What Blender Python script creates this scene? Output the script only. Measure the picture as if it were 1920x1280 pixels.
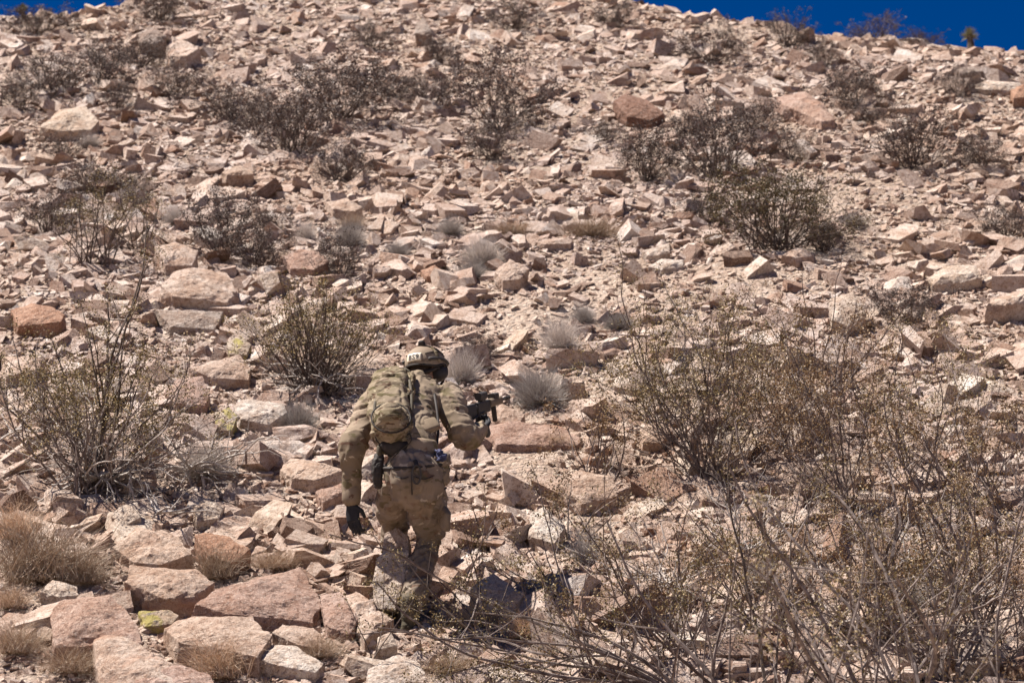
import bpy, bmesh, math, random
import numpy as np
from mathutils import Vector, Matrix
R = math.radians
scn = bpy.context.scene
for o in list(bpy.data.objects): bpy.data.objects.remove(o)

# ------------------------------------------------------------------ camera, sky, sun, exposure
PITCH = R(14.0); FPX = 100/36*1920
cam_d = bpy.data.cameras.new('camera'); cam = bpy.data.objects.new('camera', cam_d)
scn.collection.objects.link(cam); scn.camera = cam
cam.location = (0, 0, 0); cam.rotation_euler = (R(90)+PITCH, 0, 0)
cam_d.lens = 100; cam_d.sensor_width = 36; cam_d.clip_start = 0.1; cam_d.clip_end = 3000
cam_d.dof.use_dof = True; cam_d.dof.focus_distance = 15.4; cam_d.dof.aperture_fstop = 4.5

SUN = Vector((-0.44, 0.03, 0.86)).normalized()                       # direction towards the sun
sun_el = math.asin(SUN.z); sun_az = math.atan2(SUN.x, SUN.y)
w = bpy.data.worlds.new('World'); scn.world = w; w.use_nodes = True
nt = w.node_tree; nt.nodes.clear()
sky = nt.nodes.new('ShaderNodeTexSky'); sky.sky_type = 'NISHITA'; sky.sun_disc = False
sky.sun_elevation = sun_el; sky.sun_rotation = sun_az; sky.altitude = 3000; sky.air_density = 1.0
sky.dust_density = 0.0; sky.ozone_density = 4.0
hs = nt.nodes.new('ShaderNodeHueSaturation'); hs.inputs['Hue'].default_value = 0.515; hs.inputs['Saturation'].default_value = 1.4; hs.inputs['Value'].default_value = 0.58
bg = nt.nodes.new('ShaderNodeBackground'); bg.inputs[1].default_value = 0.05
wo = nt.nodes.new('ShaderNodeOutputWorld')
nt.links.new(sky.outputs[0], hs.inputs['Color']); nt.links.new(hs.outputs[0], bg.inputs[0]); nt.links.new(bg.outputs[0], wo.inputs[0])
sd = bpy.data.lights.new('sun', 'SUN'); sun = bpy.data.objects.new('sun', sd); scn.collection.objects.link(sun)
sd.energy = 4.9; sd.angle = R(0.53); sd.color = (1.0, 0.93, 0.86)
sun.rotation_euler = (-SUN).to_track_quat('-Z', 'Y').to_euler()
vs = scn.view_settings; vs.view_transform = 'Standard'; vs.look = 'None'; vs.gamma = 1; vs.use_curve_mapping = False; vs.exposure = 1.22

# ------------------------------------------------------------------ helpers
C = scn.collection
def link(o, parent=None):
    C.objects.link(o)
    if parent is not None: o.parent = parent
    return o
def tag(o, label=None, cat=None, group=None, kind=None):
    if label: o['label'] = label
    if cat: o['category'] = cat
    if group: o['group'] = group
    if kind: o['kind'] = kind
    return o
def empty(name, loc=(0, 0, 0)):
    o = bpy.data.objects.new(name, None); o.location = loc; o.empty_display_size = 0.1
    return link(o)
def mesh_np(name, V, F, mat=None, attrs=None, smooth=False):
    """V (n,3), F (m,k) with constant k"""
    V = np.asarray(V, np.float32); F = np.asarray(F, np.int32)
    me = bpy.data.meshes.new(name); k = F.shape[1]
    me.vertices.add(len(V)); me.vertices.foreach_set('co', V.ravel())
    me.loops.add(F.size); me.loops.foreach_set('vertex_index', F.ravel())
    me.polygons.add(len(F)); me.polygons.foreach_set('loop_start', np.arange(0, F.size, k, dtype=np.int32))
    me.polygons.foreach_set('loop_total', np.full(len(F), k, np.int32))
    me.polygons.foreach_set('use_smooth', np.full(len(F), bool(smooth)))
    me.update(calc_edges=True)
    if attrs:
        for a, d in attrs.items():
            at = me.attributes.new(a, 'FLOAT', 'POINT'); at.data.foreach_set('value', np.asarray(d, np.float32))
    if mat: me.materials.append(mat)
    return me
def mobj(name, me, parent=None):
    return link(bpy.data.objects.new(name, me), parent)

# vectorised lattice noise
def _h(x, y, z, s):
    n = (x.astype(np.int64)*374761393 + y.astype(np.int64)*668265263 + z.astype(np.int64)*2147483647 + s*1274126177) & 0xffffffff
    n = ((n ^ (n >> 13))*1274126177) & 0xffffffff
    n = ((n ^ (n >> 16))*2246822519) & 0xffffffff
    return ((n ^ (n >> 15)) & 0xffffff)/float(0xffffff)
def vnoise(P, s=0):
    P = np.asarray(P, float); I = np.floor(P); f = P-I; f = f*f*(3-2*f)
    r = 0
    for dx in (0, 1):
        wx = f[..., 0] if dx else 1-f[..., 0]
        for dy in (0, 1):
            wy = f[..., 1] if dy else 1-f[..., 1]
            for dz in (0, 1):
                wz = f[..., 2] if dz else 1-f[..., 2]
                r = r + wx*wy*wz*_h(I[..., 0]+dx, I[..., 1]+dy, I[..., 2]+dz, s)
    return r*2-1
def fbm(P, oct=4, s=0, gain=0.5):
    P = np.asarray(P, float); r = 0; a = 1; t = 0
    for i in range(oct):
        r = r+a*vnoise(P*(2.03**i)+i*17.3, s+i); t += a; a *= gain
    return r/t

# ------------------------------------------------------------------ terrain
sp_, cp_ = math.sin(PITCH), math.cos(PITCH)
SL = 0.62; FY, FZ = 14.85, 2.09
def tan_el(py):
    v = (640-py)/FPX; return (sp_+v*cp_)/(cp_-v*sp_)
def ray(px, py):
    u = (px-960)/FPX; v = (640-py)/FPX
    return np.array([u, cp_-v*sp_, sp_+v*cp_])
RX = np.array([-400, 0, 60, 140, 220, 330, 700, 1150, 1290, 1400, 1500, 1600, 1700, 1800, 1920, 2300])
RY = np.array([14, 8, 2, -6, -20, -45, -60, -30, 0, 14, 26, 44, 46, 64, 70, 90])
_ry = (SL*FY-FZ)/(SL-np.array([tan_el(p) for p in RY]))
def ridge_y(x, y):
    px = 960+x/np.maximum(y, 3)*FPX*0.985
    return np.interp(px, RX, _ry)
def terrain(x, y):
    x = np.asarray(x, float); y = np.asarray(y, float)
    k = 0.7; y0 = FY-(FZ+1.6)/SL
    t = (y-y0)/k
    z = -1.6+SL*k*np.where(t > 20, t, np.log1p(np.exp(np.minimum(t, 20))))
    yr = ridge_y(x, np.minimum(y, 30.0))
    d = y-yr; kk = 0.35
    z = z-(SL+0.35)*kk*np.log1p(np.exp(np.clip(d/kk, -30, 30)))-np.where(d/kk > 30, (SL+0.35)*(d-30*kk), 0)
    P = np.stack([x, y, x*0], -1)
    edge = np.clip((yr-y)/4, 0.12, 1)
    z = z+(0.16*fbm(P*0.42, 3, 5)+0.06*fbm(P*1.7, 3, 9))*edge*np.clip((y-2)/6, 0.2, 1)
    z = z+0.03*(0.4-np.abs(fbm(P*3.3, 3, 11)))+0.014*fbm(P*11, 3, 12)
    # outcrop heap below the ridge, upper right
    z = z+0.22*np.exp(-(((x-4.0)/1.1)**2+((y-25.8)/1.2)**2))
    return z
def at(px, py):
    """ground point seen at a pixel of the photograph"""
    d = ray(px, py); ys = np.linspace(8, 34, 1301)
    xs = d[0]/d[1]*ys; zs = d[2]/d[1]*ys; h = terrain(xs, ys)-zs
    i = np.argmax(h > 0)
    if h[i] <= 0: i = int(np.argmax(h))
    if i == 0: i = 1
    a, b = h[i-1], h[i]; t = -a/(b-a) if b != a and b > 0 else 0
    y = ys[i-1]+(ys[i]-ys[i-1])*t
    return np.array([d[0]/d[1]*y, y, float(terrain(d[0]/d[1]*y, y))])
def scale_at(p): return FPX/p[1]*cp_          # photo pixels per metre there

# ------------------------------------------------------------------ materials
def mat_base(name, rough=0.9, spec=0.2):
    m = bpy.data.materials.new(name); m.use_nodes = True; n = m.node_tree
    b = n.nodes['Principled BSDF']; b.inputs['Roughness'].default_value = rough
    b.inputs['Specular IOR Level'].default_value = spec
    return m, n, b
def N(n, t, **kw):
    x = n.nodes.new(t)
    for k, v in kw.items():
        if k.startswith('i_'): x.inputs[int(k[2:])].default_value = v
        else: setattr(x, k, v)
    return x
def ramp(n, src, stops, interp='LINEAR'):
    r = n.nodes.new('ShaderNodeValToRGB'); r.color_ramp.interpolation = interp; e = r.color_ramp.elements
    while len(e) < len(stops): e.new(0.5)
    for el, (p, c) in zip(e, stops):
        el.position = p; el.color = (*c, 1) if len(c) == 3 else c
    n.links.new(src, r.inputs[0]); return r
def noise(n, co, scale, detail=5, rough=0.6, dist=0.0):
    t = n.nodes.new('ShaderNodeTexNoise'); t.inputs['Scale'].default_value = scale
    t.inputs['Detail'].default_value = detail; t.inputs['Roughness'].default_value = rough
    t.inputs['Distortion'].default_value = dist
    n.links.new(co, t.inputs['Vector']); return t
def mixc(n, fac, a, b, mode='MIX'):
    m = n.nodes.new('ShaderNodeMix'); m.data_type = 'RGBA'; m.blend_type = mode
    for s, v in ((0, fac), (6, a), (7, b)):
        if isinstance(v, (int, float)): m.inputs[s].default_value = v
        elif isinstance(v, tuple): m.inputs[s].default_value = (*v, 1)
        else: n.links.new(v, m.inputs[s])
    return m.outputs[2]
def bump(n, b, h, strength, dist):
    x = n.nodes.new('ShaderNodeBump'); x.inputs['Strength'].default_value = strength; x.inputs['Distance'].default_value = dist
    n.links.new(h, x.inputs['Height']); n.links.new(x.outputs[0], b.inputs['Normal'])

def rock_material(name, stops, tint=None, lichen=0.0, vein=0.5):
    m, n, b = mat_base(name, 0.88, 0.25)
    geo = N(n, 'ShaderNodeNewGeometry'); co = geo.outputs['Position']
    oi = N(n, 'ShaderNodeObjectInfo'); at_ = N(n, 'ShaderNodeAttribute', attribute_name='rnd')
    ad = N(n, 'ShaderNodeMath', operation='ADD'); n.links.new(oi.outputs['Random'], ad.inputs[0]); n.links.new(at_.outputs['Fac'], ad.inputs[1])
    fr = N(n, 'ShaderNodeMath', operation='FRACT'); n.links.new(ad.outputs[0], fr.inputs[0])
    col = ramp(n, fr.outputs[0], stops).outputs[0]
    # mottling
    n1 = noise(n, co, 7, 6, 0.62, 0.4)
    col = mixc(n, ramp(n, n1.outputs[0], [(0.36, (0, 0, 0)), (0.66, (1, 1, 1))]).outputs[0], col, mixc(n, 1.0, col, (0.66, 0.55, 0.48), 'MULTIPLY'))
    n2 = noise(n, co, 38, 5, 0.7, 0.3)
    col = mixc(n, ramp(n, n2.outputs[0], [(0.50, (0, 0, 0)), (0.60, (0.75, 0.75, 0.75))]).outputs[0], col, mixc(n, 1.0, col, (0.55, 0.46, 0.40), 'MULTIPLY'))
    # light mineral specks and dark varnish specks
    n3 = noise(n, co, 120, 3, 0.7)
    col = mixc(n, ramp(n, n3.outputs[0], [(0.56, (0, 0, 0)), (0.68, (0.7, 0.7, 0.7))]).outputs[0], col, (0.62, 0.55, 0.48))
    col = mixc(n, ramp(n, n3.outputs[0], [(0.32, (0.85, 0.85, 0.85)), (0.43, (0, 0, 0))]).outputs[0], col, (0.13, 0.085, 0.06))
    nb = noise(n, co, 0.55, 3, 0.5)
    col = mixc(n, ramp(n, nb.outputs[0], [(0.42, (0, 0, 0)), (0.60, (0.55, 0.55, 0.55))]).outputs[0], col, mixc(n, 1.0, col, (1.0, 0.94, 0.85), 'MULTIPLY'))
    # rust bands
    n4 = noise(n, co, 2.6, 5, 0.6, 1.5)
    col = mixc(n, ramp(n, n4.outputs[0], [(0.57, (0, 0, 0)), (0.70, (vein, vein, vein))]).outputs[0], col, (0.36, 0.20, 0.13))
    if lichen > 0:
        n5 = noise(n, co, 5.5, 6, 0.65, 0.6)
        col = mixc(n, ramp(n, n5.outputs[0], [(0.62-lichen*0.2, (0, 0, 0)), (0.68-lichen*0.2, (0.9, 0.9, 0.9))]).outputs[0], col, (0.36, 0.30, 0.09))
        n6 = noise(n, co, 14, 6, 0.7, 0.6)
        col = mixc(n, ramp(n, n6.outputs[0], [(0.54, (0, 0, 0)), (0.6, (0.8, 0.8, 0.8))]).outputs[0], col, (0.12, 0.11, 0.09))
    n.links.new(col, b.inputs['Base Color'])
    h = noise(n, co, 30, 9, 0.72, 0.2)
    bump(n, b, h.outputs[0], 0.9, 0.03)
    return m
ROCK = rock_material('rock', [(0.0, (0.59, 0.49, 0.43)), (0.15, (0.50, 0.395, 0.34)), (0.32, (0.68, 0.59, 0.53)), (0.48, (0.46, 0.35, 0.30)),
                              (0.58, (0.72, 0.63, 0.56)), (0.69, (0.55, 0.44, 0.37)), (0.77, (0.38, 0.255, 0.195)), (0.83, (0.20, 0.135, 0.105)), (0.90, (0.42, 0.315, 0.26)), (1.0, (0.77, 0.71, 0.66))])
PALE = rock_material('pale_rock', [(0.0, (0.60, 0.51, 0.43)), (1.0, (0.66, 0.60, 0.54))], vein=0.2)
PINK = rock_material('pink_rock', [(0.0, (0.41, 0.285, 0.235)), (1.0, (0.46, 0.335, 0.28))], vein=0.6)
RUST = rock_material('rust_rock', [(0.0, (0.40, 0.24, 0.165)), (1.0, (0.46, 0.285, 0.20))], vein=0.7)
LICH = rock_material('lichen_rock', [(0.0, (0.46, 0.38, 0.30)), (1.0, (0.50, 0.41, 0.32))], lichen=0.6)
DARKR = rock_material('varnished_rock', [(0.0, (0.22, 0.12, 0.085)), (1.0, (0.27, 0.155, 0.11))], vein=0.8)
GREY = rock_material('grey_rock', [(0.0, (0.33, 0.27, 0.235)), (1.0, (0.40, 0.34, 0.30))], vein=0.3)

def ground_material():
    m, n, b = mat_base('desert_ground', 0.95, 0.15)
    co = N(n, 'ShaderNodeNewGeometry').outputs['Position']
    a = noise(n, co, 1.1, 5, 0.6, 0.5)
    col = ramp(n, a.outputs[0], [(0.3, (0.28, 0.21, 0.17)), (0.5, (0.42, 0.33, 0.27)), (0.7, (0.58, 0.48, 0.40))]).outputs[0]  # soil toned darker, painting deeper shade into the gaps between stones
    v = N(n, 'ShaderNodeTexVoronoi'); v.inputs['Scale'].default_value = 26; v.inputs['Randomness'].default_value = 1
    wv = N(n, 'ShaderNodeVectorMath', operation='MULTIPLY_ADD'); wv.inputs[1].default_value = (.09, .09, .09); n.links.new(noise(n, co, 14, 4, 0.7).outputs['Color'], wv.inputs[0]); n.links.new(co, wv.inputs[2])
    n.links.new(wv.outputs[0], v.inputs['Vector'])
    sepc = N(n, 'ShaderNodeSeparateColor'); n.links.new(v.outputs['Color'], sepc.inputs[0])
    peb = ramp(n, sepc.outputs[0], [(0, (0.30, 0.2, 0.14)), (0.3, (0.48, 0.36, 0.27)), (0.6, (0.56, 0.45, 0.36)), (0.85, (0.36, 0.23, 0.16)), (1, (0.64, 0.56, 0.48))]).outputs[0]
    col = mixc(n, 0.55, col, peb)
    f = noise(n, co, 90, 5, 0.7)
    col = mixc(n, ramp(n, f.outputs[0], [(0.34, (0.8, 0.8, 0.8)), (0.48, (0, 0, 0))]).outputs[0], col, (0.16, 0.10, 0.07))  # dark grit specks, strengthened to add to the painted gap shade
    n.links.new(col, b.inputs['Base Color'])
    inv = N(n, 'ShaderNodeMath', operation='MULTIPLY_ADD', i_1=-1.0, i_2=0.0); n.links.new(v.outputs['Distance'], inv.inputs[0])
    add = N(n, 'ShaderNodeMath', operation='ADD'); n.links.new(inv.outputs[0], add.inputs[0]); n.links.new(noise(n, co, 25, 8, 0.7).outputs[0], add.inputs[1])
    bump(n, b, add.outputs[0], 1.0, 0.03)
    return m
GROUND = ground_material()

def leaf_material(name, stops, trans=0.25):
    m, n, b = mat_base(name, 0.6, 0.3)
    a = N(n, 'ShaderNodeAttribute', attribute_name='rnd')
    oi = N(n, 'ShaderNodeObjectInfo')
    col = ramp(n, a.outputs['Fac'], stops).outputs[0]
    v = N(n, 'ShaderNodeMath', operation='MULTIPLY_ADD', i_1=0.5, i_2=0.75); n.links.new(oi.outputs['Random'], v.inputs[0])
    h = N(n, 'ShaderNodeHueSaturation'); n.links.new(v.outputs[0], h.inputs['Value']); n.links.new(col, h.inputs['Color'])
    n.links.new(h.outputs[0], b.inputs['Base Color'])
    tr = N(n, 'ShaderNodeBsdfTranslucent'); n.links.new(h.outputs[0], tr.inputs[0])
    mx = N(n, 'ShaderNodeMixShader'); mx.inputs[0].default_value = trans
    n.links.new(b.outputs[0], mx.inputs[1]); n.links.new(tr.outputs[0], mx.inputs[2])
    n.links.new(mx.outputs[0], n.nodes['Material Output'].inputs[0])
    return m
CREO = leaf_material('creosote_leaf', [(0, (0.04, 0.028, 0.013)), (0.4, (0.10, 0.072, 0.028)), (0.7, (0.18, 0.128, 0.048)), (0.86, (0.35, 0.26, 0.12)), (1, (0.58, 0.47, 0.30))], 0.22)
CREO2 = leaf_material('dry_creosote_leaf', [(0, (0.055, 0.03, 0.016)), (0.45, (0.135, 0.076, 0.035)), (0.75, (0.21, 0.125, 0.055)), (0.9, (0.38, 0.26, 0.14)), (1, (0.6, 0.47, 0.32))], 0.2)
FARL = leaf_material('scrub_leaf', [(0, (0.035, 0.023, 0.02)), (0.5, (0.072, 0.048, 0.04)), (0.85, (0.12, 0.083, 0.066)), (1, (0.26, 0.2, 0.165))], 0.1)
OLIV = leaf_material('olive_leaf', [(0, (0.035, 0.026, 0.012)), (0.5, (0.07, 0.052, 0.022)), (0.9, (0.135, 0.10, 0.045)), (1, (0.26, 0.2, 0.1))], 0.15)
STRAW = leaf_material('straw', [(0, (0.36, 0.25, 0.17)), (0.5, (0.60, 0.46, 0.34)), (1, (0.78, 0.66, 0.53))], 0.35)
ASHY = leaf_material('ash_grey_twig', [(0, (0.34, 0.29, 0.26)), (0.5, (0.58, 0.53, 0.49)), (1, (0.76, 0.71, 0.66))], 0.35)
def bark_material(name, a, c):
    m, n, b = mat_base(name, 0.85, 0.2)
    co = N(n, 'ShaderNodeNewGeometry').outputs['Position']
    t = noise(n, co, 22, 4, 0.6)
    n.links.new(ramp(n, t.outputs[0], [(0.35, a), (0.65, c)]).outputs[0], b.inputs['Base Color'])
    return m
BARK = bark_material('grey_bark', (0.075, 0.054, 0.048), (0.27, 0.22, 0.195))
DBARK = bark_material('dark_bark', (0.06, 0.042, 0.035), (0.15, 0.115, 0.095))
DEAD = bark_material('bleached_wood', (0.26, 0.22, 0.19), (0.50, 0.45, 0.41))

# ------------------------------------------------------------------ ground
def build_ground():
    ys = np.concatenate([np.linspace(-60, 8, 40)[:-1], np.linspace(8, 34, 600), np.linspace(34, 300, 60)[1:]])
    us = np.concatenate([-np.geomspace(0.32, 30, 30)[::-1], np.linspace(-0.24, 0.24, 340), np.geomspace(0.32, 30, 30)])
    W = np.maximum(ys, 9)
    X = us[None, :]*W[:, None]*1.0; Y = np.repeat(ys[:, None], len(us), 1)
    Z = terrain(X, Y)
    Z = np.maximum(Z, -60)
    nx, ny = len(us), len(ys)
    V = np.stack([X, Y, Z], -1).reshape(-1, 3)
    i = np.arange(nx*ny).reshape(ny, nx)
    F = np.stack([i[:-1, :-1], i[:-1, 1:], i[1:, 1:], i[1:, :-1]], -1).reshape(-1, 4)
    o = mobj('hillside', mesh_np('hillside', V, F, GROUND, smooth=True)); tag(o, kind='structure')
build_ground()

# ------------------------------------------------------------------ rocks
def hull_mesh(pts):
    bm = bmesh.new()
    for p in pts: bm.verts.new(p)
    bm.verts.ensure_lookup_table()
    r = bmesh.ops.convex_hull(bm, input=bm.verts[:])
    junk = [g for g in r['geom_interior']+r['geom_unused'] if isinstance(g, bmesh.types.BMVert)]
    bmesh.ops.delete(bm, geom=list(set(junk)), context='VERTS')
    bmesh.ops.dissolve_limit(bm, angle_limit=R(9), verts=bm.verts[:], edges=bm.edges[:])
    return bm
def bm_arrays(bm):
    bmesh.ops.triangulate(bm, faces=bm.faces[:]); bm.verts.index_update()
    V = np.array([v.co[:] for v in bm.verts]); F = np.array([[v.index for v in f.verts] for f in bm.faces])
    return V, F
def refine(bm, size, cuts, bevel, rough, seed, sc=1.0):
    bmesh.ops.bevel(bm, geom=bm.edges[:], offset=bevel, segments=2, profile=0.6, affect='EDGES', clamp_overlap=True)
    for i in range(cuts):
        bmesh.ops.triangulate(bm, faces=bm.faces[:])
        es = [e for e in bm.edges if e.calc_length() > size]
        if not es: break
        bmesh.ops.subdivide_edges(bm, edges=es, cuts=1, use_grid_fill=True)
    V, F = bm_arrays(bm); bm.free()
    c = V.mean(0); D = V-c; D /= np.linalg.norm(D, axis=1)[:, None]+1e-9
    n1 = fbm(V/sc*3.0+seed*3.1, 4, seed); n2 = np.abs(fbm(V/sc*7+seed, 4, seed+50))
    V = V+D*((n1*0.9-n2*0.6)*rough)[:, None]
    return V, F
def rand_hull(rng, npts=16, boxy=0.55):
    P = rng.normal(size=(npts, 3)); P /= np.linalg.norm(P, axis=1)[:, None]
    P = np.sign(P)*np.abs(P)**boxy; P /= np.max(np.abs(P), axis=1)[:, None]**0.6
    P *= rng.uniform(0.75, 1.0, size=(npts, 1))
    return P*0.5
def broken_block(rng, cuts):
    """a cuboid split along a few random planes: flat faces, sharp edges"""
    bm = bmesh.new(); bmesh.ops.create_cube(bm, size=1.0)
    sk = rng.uniform(-.22, .22, 3)
    for v in bm.verts: v.co.x += sk[0]*v.co.z+sk[1]*v.co.y; v.co.y += sk[2]*v.co.z
    for _ in range(cuts):
        n_ = Vector(rng.normal(size=3).tolist()).normalized(); d = rng.uniform(0.26, 0.5)
        bmesh.ops.bisect_plane(bm, geom=bm.verts[:]+bm.edges[:]+bm.faces[:], plane_co=n_*d, plane_no=n_, clear_outer=True)
        be = [e for e in bm.edges if e.is_boundary]
        if be: bmesh.ops.contextual_create(bm, geom=be)
    bmesh.ops.remove_doubles(bm, verts=bm.verts[:], dist=0.03)
    pts = [v.co.copy() for v in bm.verts]; bm.free()
    return hull_mesh(pts)
rng = np.random.default_rng(7)
protos_lo, protos_hi = [], []
for i in range(22):
    bm = broken_block(rng, int(rng.integers(2, 6)) if i >= 14 else int(rng.integers(3, 8)))
    protos_lo.append(bm_arrays(bm.copy()))
    if i < 14:
        V, F = refine(bm, 0.10, 4, 0.008, 0.045, 10+i, 1.0); protos_hi.append((V, F))
    else: bm.free()
def tiny_hull(n): bm = hull_mesh(rand_hull(rng, n, 0.7)); r = bm_arrays(bm); bm.free(); return r
protos_tiny = [tiny_hull(7) for _ in range(12)]

nrm_slope = Vector((0, -SL, 1)).normalized()
def slope_frame(yaw, tx, ty):
    q = Vector((0, 0, 1)).rotation_difference(nrm_slope)
    return (q.to_matrix() @ Matrix.Rotation(tx, 3, 'X') @ Matrix.Rotation(ty, 3, 'Y') @ Matrix.Rotation(yaw, 3, 'Z'))

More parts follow.
